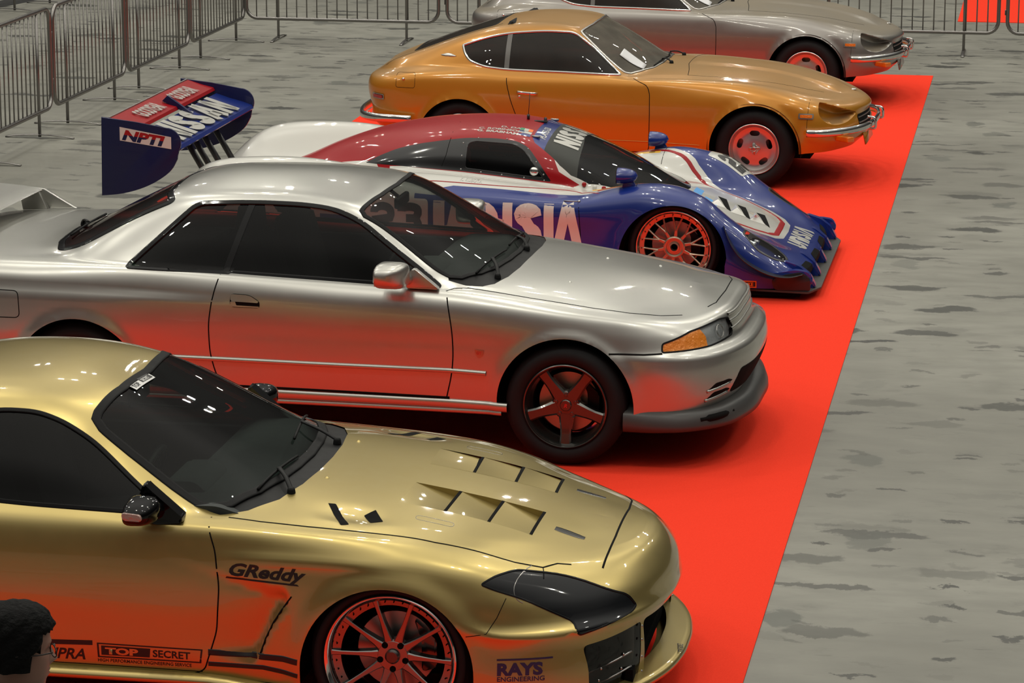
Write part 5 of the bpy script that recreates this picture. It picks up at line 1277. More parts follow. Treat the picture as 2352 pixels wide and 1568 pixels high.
def block_word(word, w=.30):
    """letters in a 0..1 high cell, drawn with thick strokes; returns quads and total width"""
    h = w/2; out = []; x = 0
    def arc(cx, cy, rx, ry, a0, a1, n=8): return [(cx+rx*math.cos(math.radians(a0+(a1-a0)*i/n)), cy+ry*math.sin(math.radians(a0+(a1-a0)*i/n))) for i in range(n+1)]
    for ch in word:
        if ch == 'U': W = .86; s = [[(h, 1), (h, .38)]+arc(W/2, .38, W/2-h, .38-h, 180, 360)+[(W-h, .38), (W-h, 1)]]
        elif ch == 'n': W = .86; s = [[(h, 0), (h, 1)], [(h, .70)]+arc(W/2, .60, W/2-h, .40-h, 180, 0)+[(W-h, .6), (W-h, 0)]]
        elif ch == 'I': W = w; s = [[(h, 0), (h, 1)]]
        elif ch == 'S':
            W = .80; s = [[(W-h, .70)]+arc(W/2, .74, W/2-h, .26-h, 0, 180)[1:]+arc(W/2, .74, W/2-h, .26-h+.04, 180, 250, 4)[1:]+arc(W/2, .26, W/2-h, .26-h+.04, 70, 0, 4)+arc(W/2, .26, W/2-h, .26-h, 0, -180)[1:]+[(h, .30)]]
        elif ch == 'V': W = .92; s = [[(h*.7, 0), (W/2-.03, 1)], [(W-h*.7, 0), (W/2+.03, 1)]]   # an A without its bar
        elif ch == 'A': W = .92; s = [[(h*.7, 0), (W/2-.03, 1)], [(W-h*.7, 0), (W/2+.03, 1)], [(.2, .28), (W-.2, .28)]]
        elif ch == 'N': W = .88; s = [[(h, 0), (h, 1)], [(h*.8, .95), (W-h*.8, .05)], [(W-h, 0), (W-h, 1)]]
        elif ch == '2': W = .84; s = [[(h, .66), (h, .72)]+arc(W/2, .68, W/2-h, .32-h, 170, 0)[1:]+[(W-h, .60), (W-h*1.3, .5), (h*1.2, .42), (h, .30), (h, h)], [(h-h, h), (W, h)]]
        elif ch == '3': W = .84; s = [[(h, .72)]+arc(W/2, .76, W/2-h, .24-h, 180, 0)+[(W-h, .66), (W-h*1.6, .5), (W*.35, .5)], [(W-h*1.6, .5), (W-h, .34)]+arc(W/2, .24, W/2-h, .24-h, 0, -180)+[(h, .28)]]
        else: W = .4; s = []
        for st in s: out += [[(a+x, b) for a, b in q] for q in stroke(st, w)]
        x += W+.10
    return out, x-.10
def word_on(B, name, word, proj, org, xd, yd, width, height, m, parent, w=.30, h=.0016, sgn=-1, shear=0, label=None):
    q, W = block_word(word, w); P = [[(org[0]+xd[0]*(a/W*width+b*shear)+yd[0]*b*height, org[1]+xd[1]*(a/W*width+b*shear)+yd[1]*b*height) for a, b in f] for f in q]
    return B.decal_poly(name, P, proj, m, parent, sgn=sgn, h=h, label=label)
def build_npt():
    car = empty('race_car', 'low blue, red and white prototype race car with a tall rear wing', 'race car', (-2.362, 20.349, .006), math.radians(-.365))
    b0 = [(.80, 0, .07), (.79, .4, .07), (.77, .8, .07), (.72, .93, .07), (.6, .965, .07), (.34, .97, .075), (0, .97, .075), (-1.2, .965, .07), (-2.3, .97, .075), (-3.0, .95, .12), (-3.35, .85, .15), (-3.42, .5, .15), (-3.43, 0, .15)]
    b1 = [(.87, 0, .115), (.865, .4, .115), (.845, .75, .115), (.78, .92, .12), (.62, .967, .14), (.34, .975, .19), (0, .975, .2), (-.34, .975, .2), (-1.2, .97, .2), (-2.3, .975, .25), (-3.0, .95, .28), (-3.3, .85, .3), (-3.40, .5, .3), (-3.41, 0, .3)]
    b2 = [(.87, 0, .15), (.862, .4, .15), (.835, .72, .155), (.76, .87, .18), (.60, .935, .245), (.34, .965, .35), (0, .968, .42), (-.34, .965, .40), (-.62, .965, .38), (-1.2, .96, .38), (-2.3, .97, .42), (-3.0, .95, .42), (-3.25, .85, .42), (-3.35, .5, .4), (-3.36, 0, .4)]
    b3 = [(.84, 0, .178), (.83, .35, .178), (.79, .66, .192), (.70, .81, .24), (.54, .885, .325), (.34, .925, .45), (.18, .935, .555), (0, .938, .60), (-.2, .938, .615), (-.42, .938, .59), (-.62, .942, .565), (-1.2, .945, .575), (-1.6, .945, .585), (-2.1, .955, .63), (-2.5, .96, .66), (-2.9, .95, .65), (-3.10, .93, .625), (-3.24, .84, .575), (-3.28, .6, .52), (-3.29, 0, .5)]
    b4 = [(.79, 0, .206), (.78, .30, .208), (.735, .58, .235), (.62, .73, .30), (.47, .79, .39), (.34, .80, .485), (.18, .80, .612), (0, .80, .662), (-.2, .80, .682), (-.42, .80, .647), (-.62, .80, .606), (-1.2, .80, .634), (-1.6, .80, .66), (-2.1, .82, .735), (-2.5, .83, .778), (-2.9, .84, .768), (-3.08, .82, .745), (-3.22, .72, .675), (-3.27, .5, .60), (-3.28, 0, .58)]
    b5 = [(.72, 0, .236), (.70, .25, .238), (.65, .46, .262), (.54, .59, .33), (.42, .635, .400), (.3, .63, .480), (.15, .615, .580), (0, .61, .645), (-.2, .62, .660), (-.42, .65, .638), (-.62, .69, .618), (-1.03, .70, .648), (-1.43, .70, .683), (-1.84, .70, .708), (-2.1, .68, .735), (-2.5, .68, .773), (-2.9, .69, .763), (-3.08, .67, .735), (-3.20, .58, .665), (-3.25, .4, .60), (-3.26, 0, .58)]
    b6 = [(.63, 0, .270), (.61, .2, .273), (.55, .34, .300), (.44, .43, .345), (.30, .47, .40), (.1, .48, .460), (-.1, .47, .525), (-.25, .50, .565), (-.45, .585, .60), (-.62, .625, .618), (-.85, .63, .638), (-1.03, .625, .652), (-1.43, .61, .685), (-1.8, .60, .705), (-2.1, .55, .66), (-2.4, .48, .60), (-2.8, .44, .56), (-3.05, .4, .56), (-3.12, .2, .56), (-3.14, 0, .56)]
    b7 = [(.55, 0, .31), (.53, .13, .318), (.45, .22, .348), (.32, .28, .395), (.1, .32, .475), (-.05, .33, .530), (-.2, .36, .575), (-.4, .46, .645), (-.62, .525, .728), (-.80, .535, .795), (-.95, .505, .850), (-1.05, .475, .885), (-1.2, .455, .910), (-1.4, .455, .916), (-1.65, .47, .893), (-1.95, .47, .825), (-2.15, .43, .76), (-2.4, .35, .69), (-2.8, .27, .60), (-3.0, .2, .57), (-3.05, 0, .57)]
    b8 = [(.47, 0, .345), (.42, .1, .36), (.3, .14, .405), (.1, .15, .487), (-.03, .155, .537), (-.15, .18, .590), (-.4, .26, .705), (-.62, .29, .795), (-.80, .30, .858), (-.95, .30, .903), (-1.1, .30, .938), (-1.3, .30, .952), (-1.55, .30, .948), (-1.8, .30, .922), (-2.1, .27, .862), (-2.4, .20, .765), (-2.7, .14, .64), (-2.92, .1, .59), (-3.0, 0, .585)]
    b9 = [(.40, 0, .372), (.23, 0, .435), (.1, 0, .49), (0, 0, .532), (-.12, 0, .595), (-.4, 0, .735), (-.62, 0, .828), (-.80, 0, .888), (-.95, 0, .928), (-1.1, 0, .954), (-1.3, 0, .966), (-1.55, 0, .962), (-1.8, 0, .938), (-2.1, 0, .88), (-2.4, 0, .785), (-2.7, 0, .655), (-2.92, 0, .60), (-2.98, 0, .59)]
    def mid(S_, i, st):
        A, B_ = S_[i-1], st(i+1); h = np.clip((B_[:, 2]-A[:, 2])/.22, 0, 1); P = (A+B_)/2; P[:, 1] += .028*h*(P[:, 0] < -.3); return P
    rings = [b0, b1, b2, b3, b4, b5, b6, mid, b7, b8, b9]
    def deform(G):
        G = arch_deform(G, 0, .235, .35, .006, .05)
        x, y, z = G[..., 0], G[..., 1].copy(), G[..., 2]
        # waist between the wheel and the flank
        k = np.exp(-((x+.62)/.20)**2)*smooth01((.52-z)/.2)*(y > .7); G[..., 1] -= .02*k
        return G
    G = loft(rings, .30, -2.9, (36, 220, 16), [3, 4, 6, 7, 7, 6, 7, 7, 9, 8], deform, creases=(2,), smooth=3)
    B = Body(G)
    arch = [(.34, -.1), (.34, .21)]+arc_pts(0, .235, .35, 4, 176, 40)+[(-.34, .2), (-.34, -.1)]
    B.cut(arch, SIDE, 99, filt=lambda c, n: abs(c.y) > .6); B.delete([99])
    # livery
    wl = [(.655, 0), (.645, .24), (.60, .34), (.50, .405), (.35, .44), (.2, .465), (.08, .51), (-.02, .56), (-.11, .635), (-.21, .71), (-.35, .765), (-.5, .785), (-.62, .80), (-1.0, .80), (-1.46, .81), (-1.55, .86), (-1.57, 1.1), (-3.6, 1.1), (-3.6, 0)]
    B.cut(mirror_top(wl), TOP, 1, filt=lambda c, n: (c.z > .60 or c.x > -.75 or c.x < -1.7) and (c.x > .1 or c.z > .44))
    red = [(-2.80, .60), (-2.5, .655), (-2.2, .70), (-1.84, .722), (-1.43, .697), (-1.02, .662), (-.77, .637), (-.70, .625), (-.66, .64), (-.80, .72), (-1.0, 1.1), (-2.95, 1.1), (-2.95, .60)]
    B.cut(red, SIDE, 2, filt=lambda c, n: abs(c.y) < .64 and c.x > -1.96, only=(0, 1))
    B.cut(mirror_top([(-1.94, 0), (-1.94, .62), (-2.05, .52), (-2.3, .40), (-2.55, .30), (-2.80, .20), (-2.82, 0)]), TOP, 2, filt=lambda c, n: c.z > .5, only=(0, 1, 3))
    blk = rpoly([(-2.12, .722), (-2.02, .775), (-1.90, .825), (-1.75, .862), (-1.60, .886), (-1.45, .905), (-1.25, .908), (-1.10, .893), (-1.02, .862), (-.94, .78), (-.845, .655), (-1.03, .668), (-1.43, .703), (-1.84, .722)], [.01]+[.05]*5+[.05, .05, .05, .08, .02, .1, .1, .1])
    B.cut(blk, SIDE, 3, filt=lambda c, n: abs(c.y) > .30 and n.z < .93, only=(1, 2))
    win = rpoly([(-1.43, .72), (-1.43, .875), (-1.38, .892), (-1.12, .88), (-1.04, .845), (-.96, .755), (-.895, .675), (-1.05, .685)], [.02, .03, .04, .06, .06, .06, .02, .02])
    B.cut(win, SIDE, 10, filt=lambda c, n: abs(c.y) > .30, only=(3,))
    scr = mirror_top([(-.005, 0), (-.02, .12), (-.10, .27), (-.24, .42), (-.41, .545), (-.60, .60), (-.72, .60), (-.80, .575), (-.90, .515), (-.985, .455), (-1.01, .40), (-1.01, .2), (-1.005, 0)])
    B.cut(scr, TOP, 20, filt=lambda c, n: c.z > .5)
    B.cut([(-1.1, -1), (-.925, -1), (-.905, 0), (-.925, 1), (-1.1, 1)], TOP, 21, filt=lambda c, n: c.z > .6, only=(20,))
    B.cut([(-1.1, -1), (-.66, -1), (-.70, -.2), (-.72, 0), (-.70, .2), (-.66, 1), (-1.1, 1)], TOP, 22, filt=lambda c, n: c.z > .6, only=(20,))
    lampo = [rpoly([(.448, s*.735), (.445, s*.86), (.53, s*.915), (.66, s*.885), (.725, s*.82), (.715, s*.755), (.60, s*.70)], [.01, .02, .05, .05, .04, .04, .05]) for s in (-1, 1)]
    for q in lampo: B.cut(q, TOP, 40, filt=lambda c, n: c.x > .3 and n.z > .1, only=(0, 1))
    B.finish()
    body = B.part('body', (0, 1, 2, 3, 21), ['race_blue', 'race_white', 'race_red', 'race_black'], car, matmap={0: 0, 1: 1, 2: 2, 3: 3, 21: 0})
    B.part('screen_band', (22,), 'screen_grey', car, 0, 'grey band across the windshield')
    B.part('windshield', (20,), 'race_screen', car, -.001)
    for f in B.bm.faces:
        if f[B.lay] in (10, 40) and f.calc_center_median().y > 0: f[B.lay] += 100
    for a in (0, 100):
        B.part('side_window', (10+a,), 'race_window', car, -.001)
        L_ = B.part('headlamp_cover', (40+a,), 'lamp_cover', car, 0)
        B.part('headlamp_recess', (40+a,), 'race_blue', L_, -.035)
    for i, q in enumerate(lampo):
        B.ribbon('headlamp_seal', q, TOP, .018, 'fin_plastic', car, h=.002, closed=True, dense=.01)
        s = (-1, 1)[i]
        bm = bmesh.new()
        for dx, dy in ((.0, 0), (.012, -.06)):
            add_tube(bm, [(.485+dx, s*(.80+dy), .27), (.505+dx, s*(.80+dy), .345)], .030, 14)
        from_bm('headlamp_bulb', bm, 'chrome', car)
    # stripes along the white panel
    st_w = [(.655, 0), (.645, .24), (.60, .34), (.50, .405), (.35, .44), (.2, .465), (.08, .51), (-.02, .56), (-.11, .635), (-.21, .71), (-.35, .765), (-.5, .785)]
    ins = [(.600, 0), (.595, .215), (.555, .295), (.47, .355), (.35, .395), (.2, .42), (.06, .47), (-.05, .53), (-.14, .60), (-.25, .67), (-.38, .725), (-.52, .75)]
    for s in (-1, 1):
        B.ribbon('red_stripe', [(a, s*b) for a, b in ins], TOP, [.040]*14+[.030]*80, 'race_red', car, h=.0012)
    for s in (-1, 1):
        B.ribbon('belt_stripe', [(-2.0, .675), (-1.58, .665), (-1.29, .650), (-.86, .628), (-.62, .612), (-.5, .625)], SIDE, .010, 'race_red', car, h=.0012, sgn=s)
        B.ribbon('yellow_label', [(-.56, s*.70), (-.45, s*.70), (-.30, s*.665)], TOP, .035, 'label_yellow', car, h=.0014)
        B.ribbon('black_label', [(-.50, s*.70), (-.46, s*.70)], TOP, .014, 'decal_black', car, h=.0022); B.ribbon('black_label', [(-.38, s*.685), (-.34, s*.675)], TOP, .014, 'decal_black', car, h=.0022)
    # seams
    B.ribbon('panel_seam', [(-.627, .60), (-.612, .55), (-.606, .488), (-.597, .317), (-.59, .12)], SIDE, .005, 'gap', car, both=True)
    B.ribbon('panel_seam', [(-1.585, .73), (-1.56, .80), (-1.545, .90), (-1.545, .96)], SIDE, .004, 'gap', car)
    B.ribbon('nose_seam', [(-.28, .55), (-.27, .66), (-.26, .80)], TOP, .004, 'gap', car); B.ribbon('nose_seam', [(-.28, -.55), (-.27, -.66), (-.26, -.80)], TOP, .004, 'gap', car)
    for s in (-1, 1):
        B.ribbon('window_frame', win, SIDE, .012, 'race_black', car, h=.001, closed=True, sgn=s, dense=.012)
        bm = bmesh.new()
        for a, b in ((-1.455, .80), (-1.455, .715), (-1.36, .905), (-1.17, .903), (-1.02, .85), (-.955, .775), (-.90, .70), (-.895, .662), (-1.03, .675), (-1.18, .688), (-1.32, .70), (-1.455, .875)):
            p, n = B.hit(a, b, SIDE, s)
            if p is not None: add_lathe(bm, [(.0005, s*.004), (.005, s*.003), (.006, 0)], 'y', 8, p)
        from_bm('window_rivets', fix(bm), 'steel', car)['kind'] = 'stuff'
        p, n = B.hit(-.965, .715, SIDE, s); bm = bmesh.new(); add_lathe(bm, [(.0005, s*.014), (.018, s*.012), (.027, s*.006), (.031, 0)], 'y', 20, p); from_bm('window_vent', fix(bm), 'lens_clear' if False else 'chrome', car)
    # lettering on the flank
    for s in (-1, 1):
        sp = [('U', -1.565, .20), ('n', -1.335, .20), ('I', -1.108, .064), ('S', -1.03, .178), ('I', -.838, .064), ('V', -.768, .172)]
        for ch, x0, wd in sp:
            q, W = block_word(ch, .32 if ch != 'I' else 1)
            if ch == 'I': P = [[(x0, .29), (x0+wd, .29), (x0+wd, .568), (x0, .568)]]
            else: P = [[(x0+a/W*wd, .29+b*.278) for a, b in f] for f in q]
            if s > 0: P = [[(-2.165-a, b) for a, b in f] for f in P]
            B.decal_poly('flank_letter', P, SIDE, 'race_white', car, sgn=s, h=.0016, label='white sponsor letter on the blue flank')
        pn = B.decal_poly('number_panel', [rpoly([(-2.02, .315), (-2.02, .585), (-1.60, .575), (-1.60, .315)], .03)], SIDE, 'race_white', car, sgn=s, h=.0016)
        word_on(B, 'race_number', '23', SIDE, (-1.98, .345), (1, 0), (0, 1), .34, .205, 'decal_black', pn, .26, .003, s)
    B.decal_poly('orange_label', [[(-.56, .262), (-.56, .29), (-.50, .29), (-.50, .262)]], SIDE, 'label_orange', car)
    o1 = B.decal_poly('orange_label', [[(.42, .075), (.42, .120), (.545, .120), (.545, .075)]], SIDE, 'label_orange', car)
    B.decal_poly('label_face', [[(.427, .082), (.427, .113), (.538, .113), (.538, .082)]], SIDE, 'decal_black', o1, h=.002)
    B.text('label_letters', 'BRAKE', SIDE, (.432, .087), (1, 0), (0, 1), 'label_orange', o1, .031, .03, 0, 1.0, h=.003)
    # nose lettering reads from the front
    word_on(B, 'nose_lettering', 'UnISIV', TOP, (.800, -.31), (0, 1), (-1, 0), .62, .125, 'race_white', car, .28, .0018, label='white sponsor word across the nose')
    for s in (1,):
        pn = B.decal_poly('number_panel', [rpoly([(.030, s*.645), (.055, s*.89), (.355, s*.89), (.270, s*.645)], .02)], TOP, 'race_white', car, h=.0016)
        word_on(B, 'race_number', '23', TOP, (.268, .672), (.22, 1), (-1, .0), .18, .185, 'decal_black', pn, .27, .003)
    o1 = B.decal_poly('sponsor_roundel', [[(.39+.045*math.cos(a), -.70+.040*math.sin(a)) for a in np.linspace(0, 2*PI, 20, endpoint=False)]], TOP, 'race_white', car)
    B.decal_poly('roundel_centre', [[(.395+.018*math.cos(a), -.70+.018*math.sin(a)) for a in np.linspace(0, 2*PI, 14, endpoint=False)]], TOP, 'race_red', o1, h=.0024)
    B.decal_poly('sky_label', [[(.02, -.13), (.02, .12), (.075, .10), (.075, -.15)]], TOP, 'label_sky', car); B.decal_poly('sky_label', [[(.10, -.18), (.10, -.05), (.19, -.07), (.19, -.19)]], TOP, 'label_sky', car)
    # nose vents: dark wedges with white ramps
    for x0, w_ in ((.20, .12), (.33, .115), (.46, .11)):
        v = B.decal_poly('nose_vent', [[(x0-.01, -.02-w_), (x0-.01, .02+w_*.2), (x0+.075, .09), (x0+.055, -.06-w_)]] if False else [[(x0-.035, .13), (x0+.02, .15), (x0+.085, -.15), (x0+.045, -.12), (x0+.0, .03)]], TOP, 'gap', car, h=.0012)
        bm = bmesh.new(); p = [B.hit(a, b, TOP)[0] for a, b in ((x0-.045, .10), (x0-.05, -.17), (x0+.055, -.13), (x0-.02, .03))]
        c_ = sum(p, Vector())/4+Vector((.0, 0, .020)); V = [bm.verts.new(q+Vector((0, 0, .001))) for q in p]; t = bm.verts.new(c_)
        for i in range(4): bm.faces.new((V[i], V[(i+1) % 4], t))
        from_bm('vent_ramp', bm, 'race_white', v, False)
    B.text('vent_letters', 'NPTI', TOP, (.445, -.13), (.15, 1), (-1, .15), 'race_red', car, .032, .03, 0, 1.1, h=.022)
    # names, flags and other small writing
    for i, (t, x) in enumerate((('D. DALY', -1.245), ('C. ROBINSON', -1.385), ('G. BRABHAM', -1.385))):
        B.text('driver_name', t, TOP, (x, -.285-.055*i), (1, -.04), (0, 1), 'race_white', car, .052, .03, 0, .92 if i else 1.0, h=.0018)
    fl = B.decal_poly('flag', [[(-1.115, -.245), (-1.115, -.30), (-1.03, -.30), (-1.03, -.245)]], TOP, 'race_white', car, h=.0016); B.decal_poly('flag_field', [[(-1.115, -.245), (-1.115, -.30), (-1.087, -.30), (-1.087, -.245)]], TOP, 'label_green', fl, h=.0024); B.decal_poly('flag_field', [[(-1.058, -.245), (-1.058, -.30), (-1.03, -.30), (-1.03, -.245)]], TOP, 'label_orange', fl, h=.0024)
    fl = B.decal_poly('flag', [[(-1.115, -.305), (-1.115, -.345), (-1.03, -.345), (-1.03, -.305)]], TOP, 'race_white', car, h=.0016); B.decal_poly('flag_field', [[(-1.115, -.305), (-1.115, -.325), (-1.08, -.325), (-1.08, -.305)]], TOP, 'race_blue', fl, h=.0024)
    fl = B.decal_poly('flag', [[(-1.115, -.35), (-1.115, -.395), (-1.03, -.395), (-1.03, -.35)]], TOP, 'race_blue', car, h=.0016); B.decal_poly('flag_field', [[(-1.115, -.35), (-1.115, -.365), (-1.09, -.365), (-1.09, -.35)]], TOP, 'race_red', fl, h=.0024)
    B.text('crew_name', 'K. KUBOTA', SIDE, (-1.43, .668), (1, -.085), (0, 1), 'race_white', car, .020, .02, 0, 1.4, h=.002)
    # windshield writing reads from the front
    B.text('screen_word', 'PLATE-23', TOP, (-.935, -.36), (0, 1), (-1, 0), 'race_white', car, .060, .03, .1, 1.05, h=.002)
    word_on(B, 'screen_lettering', 'NISSAN', TOP, (-.715, -.345), (.0, 1), (-1, 0), .69, .165, 'race_white', car, .30, .0025, label='white maker word on the windshield band')
    # roof bits
    bm = bmesh.new(); p, n = B.hit(-1.12, .06, TOP); add_tube(bm, [p, p+Vector((0, 0, .035))], .010, 10); add_tube(bm, [p+Vector((0, 0, .03)), p+Vector((.01, .0, .18))], .0022, 6); from_bm('antenna', bm, 'fin_plastic', car)
    bm = bmesh.new(); p, n = B.hit(-1.03, .04, TOP); add_box(bm, p+Vector((0, 0, .004)), (.09, .03, .014), bev=.004); add_lathe(bm, [(.0005, .035), (.010, .03), (.012, .0)], 'z', 10, p+Vector((.03, -.0, .0))); from_bm('roof_sensor', bm, 'fin_plastic', car)
    for s in (-1, 1):
        p, n = B.hit(-.99, s*.37, TOP); bm = bmesh.new(); add_tube(bm, [p+Vector((-.03, 0, .008)), p+Vector((.025, 0, .006))], .009, 8); from_bm('screen_clip', bm, 'steel', car)
        p, n = B.hit(-.665, .585, SIDE, s); bm = bmesh.new(); add_tube(bm, [p+Vector((-.05, s*.006, 0)), p+Vector((.05, s*.006, 0))], .004, 6); add_lathe(bm, [(.0005, s*.015), (.009, s*.012), (.01, 0)], 'y', 8, p+Vector((.05, 0, 0))); from_bm('body_latch', bm, 'steel', car)
    for i, (x, m) in enumerate(((-.63, 'race_red'), (-.56, 'race_white'), (-.50, 'race_red'))):
        p, n = B.hit(x, -.615, TOP); bm = bmesh.new(); add_lathe(bm, [(.0005, .03), (.012, .026), (.016, .015), (.010, 0)], 'z', 12, p); from_bm('kill_switch' if i != 1 else 'tow_button', fix(bm), m, car)
    # mirrors: egg shaped pods
    for s in (-1, 1):
        bm = bmesh.new(); c = Vector((-.325, s*.76, .735)); rows = []
        for u in np.linspace(0, 1, 12):
            x = -.062+.13*u; k = (1-u**2.6)**.5 if u < 1 else .04
            rows.append([bm.verts.new(c+Vector((x, .078*k*math.cos(a), .052*k*math.sin(a)-.0*u))) for a in np.linspace(0, 2*PI, 20, endpoint=False)])
        for a, b in zip(rows, rows[1:]):
            for k in range(20): bm.faces.new((a[k], a[(k+1) % 20], b[(k+1) % 20], b[k]))
        bm.faces.new(rows[0]); bm.faces.new(rows[-1]); add_prism(bm, [(-.36, .645), (-.345, .71), (-.285, .71), (-.255, .65)], s*.755, s*.785, .006)
        mo = from_bm('side_mirror', fix(bm), 'race_blue', car, angle=40)
        bm = bmesh.new(); add_box(bm, c+Vector((-.064, 0, 0)), (.004, .13, .08)); from_bm('mirror_glass', bm, 'race_black', mo, False)
    # floor plate, dive planes, fins
    bm = bmesh.new(); add_prism(bm, rpoly([(.30, -.93), (.87, -.985), (.885, -.97), (.945, -.80), (.945, .80), (.885, .97), (.87, .985), (.30, .93)], .01), .050, .062, 0, 'z'); from_bm('front_splitter', fix(bm), 'worn_plate', car, False)
    bm = bmesh.new(); add_box(bm, (.42, 0, .035), (.80, 1.88, .03)); from_bm('skid_block', bm, 'under', car, False)
    for s in (-1, 1):
        bm = bmesh.new(); D = catmull([(.325, s*.945, .455), (.37, s*.965, .37), (.44, s*.975, .275), (.55, s*.98, .20), (.66, s*.975, .158), (.76, s*.965, .150), (.84, s*.93, .165)], 6); rows = []
        for i, p in enumerate(D):
            k = min(1, i/8)*.055+.01; p = Vector(p); rows.append([bm.verts.new(p+Vector((0, s*a, z))) for a, z in ((-.03, .0), (k, .004), (k+.004, .014), (k-.004, .010), (-.03, .009))])
        for a, b in zip(rows, rows[1:]):
            for k in range(4): bm.faces.new((a[k], a[k+1], b[k+1], b[k]))
        from_bm('dive_plane', fix(bm), 'fin_plastic', car)
        bm = bmesh.new(); add_prism(bm, rpoly([(.66, .065), (.64, .13), (.72, .165), (.83, .185), (.885, .15), (.89, .065)], .02), s*.955, s*.97, .003); from_bm('end_plate', fix(bm), 'fin_plastic', car, angle=40)
        bm = bmesh.new()
        for v in range(1): add_prism(bm, rpoly([(.62, .165), (.79, .195), (.87, .185), (.905, .14), (.895, .10), (.66, .08)], .02), s*.90, s*.955, .01)
        from_bm('nose_corner', fix(bm), 'race_blue', car, angle=40)
    for y0, y1 in ((-.78, -.50), (-.36, -.06), (.08, .38), (.52, .80)):
        B.decal_poly('nose_intake', [rpoly([(y0, .085), (y0+.01, .155), (y0+.05, .178), (y1-.05, .178), (y1-.01, .155), (y1, .085)], .015)], FRONT, 'gap', car, h=.002)
    for y in (-.82, -.43, .01, .45, .84):
        bm = bmesh.new(); add_prism(bm, rpoly([(.70, .235), (.80, .205), (.875, .150), (.915, .075), (.905, .062), (.70, .062)], .02), y-.030, y+.030, .014); from_bm('nose_fin', fix(bm), 'race_blue', car, angle=40)
    # tail wing
    def plate(s):
        P = [(-3.80, 1.045), (-3.57, 1.018), (-3.37, .985)]+arc_pts(-3.36, .885, .10, 80, -40, 10)+[tuple(p[:2]) for p in catmull([(-3.285, .78, 0), (-3.33, .705, 0), (-3.41, .64, 0), (-3.52, .583, 0), (-3.66, .54, 0), (-3.81, .52, 0)], 5)]
        bm = bmesh.new(); add_prism(bm, P, s*.915, s*.932, .004); return bm
    bm = bmesh.new(); prof = [(-3.262, .845), (-3.275, .868), (-3.34, .890), (-3.44, .915), (-3.535, .945), (-3.54, .930), (-3.44, .885), (-3.34, .845), (-3.275, .832)]
    add_prism(bm, prof, -.915, .915); wing = from_bm('rear_wing', fix(bm), 'race_blue', car, angle=40, label='blue main wing element')
    bm = bmesh.new(); prof = [(-3.545, .965), (-3.555, .985), (-3.64, 1.005), (-3.745, 1.035), (-3.75, 1.025), (-3.64, .985), (-3.56, .955)]
    add_prism(bm, prof, -.915, .915); flap = from_bm('wing_flap', fix(bm), 'race_red', wing, angle=40, label='red upper flap')
    bm = bmesh.new(); add_box(bm, (-3.752, 0, 1.034), (.012, 1.83, .016)); from_bm('gurney_strip', bm, 'steel', wing, False)
    for s in (-1, 1):
        pl = from_bm('end_plate', fix(plate(s)), 'wing_navy', wing, angle=40)
        if s < 0:
            bm = bmesh.new(); V = [(-3.675, .983), (-3.675, .893), (-3.325, .845), (-3.325, .925)]; bm.faces.new([bm.verts.new((a, -.9335, b)) for a, b in V]); lb = from_bm('team_label', bm, 'race_white', pl, False)
            q, W = text2d('NPTI', .090, .05, .28, 1.42)
            up_ = [v for v in q]
            for half, m in ((0, 'wing_navy'), (1, 'race_red')):
                bm = bmesh.new(); vs = [bm.verts.new((a, b, 0)) for a, b in q]
                for f in W:
                    try: bm.faces.new([vs[i] for i in f])
                    except ValueError: pass
                g = list(bm.verts)+list(bm.edges)+list(bm.faces)
                bmesh.ops.bisect_plane(bm, geom=g, plane_co=(0, .032, 0), plane_no=(0, 1, 0), clear_outer=(half == 0), clear_inner=(half == 1))
                for v in bm.verts: a, b = v.co.x, v.co.y; v.co = (-3.662+a, -.9345, .902+b-a*.135)
                from_bm('team_letters', bm, m, lb, False)
    # writing on the wing, read from the front
    def on_wing(name, quads_or_text, m, par, x0, z0, x1, z1, y0, width, sz=None, block=True, h=.0025):
        bm = bmesh.new(); d = Vector((x1-x0, 0, z1-z0)); nrm = Vector((-d.z, 0, d.x)).normalized(); nrm = -nrm if nrm.z < 0 else nrm
        if block:
            q, W = block_word(quads_or_text, .30)
            for f in q: bm.faces.new([bm.verts.new(Vector((x0, y0+a/W*width, z0))+d*b+nrm*h) for a, b in f])
        else:
            V, Fc = text2d(quads_or_text, 1, .035, 0, 1); w0 = max(v[0] for v in V); vs = [bm.verts.new(Vector((x0, y0+a/w0*width, z0))+d*(b/.73)+nrm*h) for a, b in V]
            for f in Fc:
                try: bm.faces.new([vs[i] for i in f])
                except ValueError: pass
        return from_bm(name, bm, m, par, False)
    on_wing('wing_lettering', 'NISSAN', 'race_white', wing, -3.285, .877, -3.525, .951, -.80, 1.42, h=.010)
    on_wing('tyre_lettering', 'GOODYEAR', 'race_white', flap, -3.585, .999, -3.70, 1.028, -.62, .46, block=False, h=.006)
    on_wing('tyre_lettering', 'GOODYEAR', 'race_white', flap, -3.585, .999, -3.70, 1.028, .18, .46, block=False, h=.006)
    bm = bmesh.new(); add_prism(bm, [(-3.66, 1.02), (-3.52, .955), (-3.44, .935), (-3.52, .99), (-3.62, 1.06)], -.015, .015, .004); from_bm('wing_bracket', fix(bm), 'wing_navy', wing, angle=40)
    for y, dx in ((-.36, 0), (-.20, .0), (.02, .0), (.12, -.04), (.30, .0)):
        bm = bmesh.new(); add_tube(bm, [(-3.42+dx, y, .86), (-3.18+dx, y, .45)], .018, 8, flat=(1.2, .6)); from_bm('wing_strut', bm, 'fin_plastic', wing)
    # cockpit
    bm = bmesh.new(); add_box(bm, (-1.0, 0, .30), (1.5, 1.1, .3)); add_box(bm, (-1.72, 0, .50), (.06, .90, .50)); from_bm('cockpit_tub', bm, 'interior', car, False)
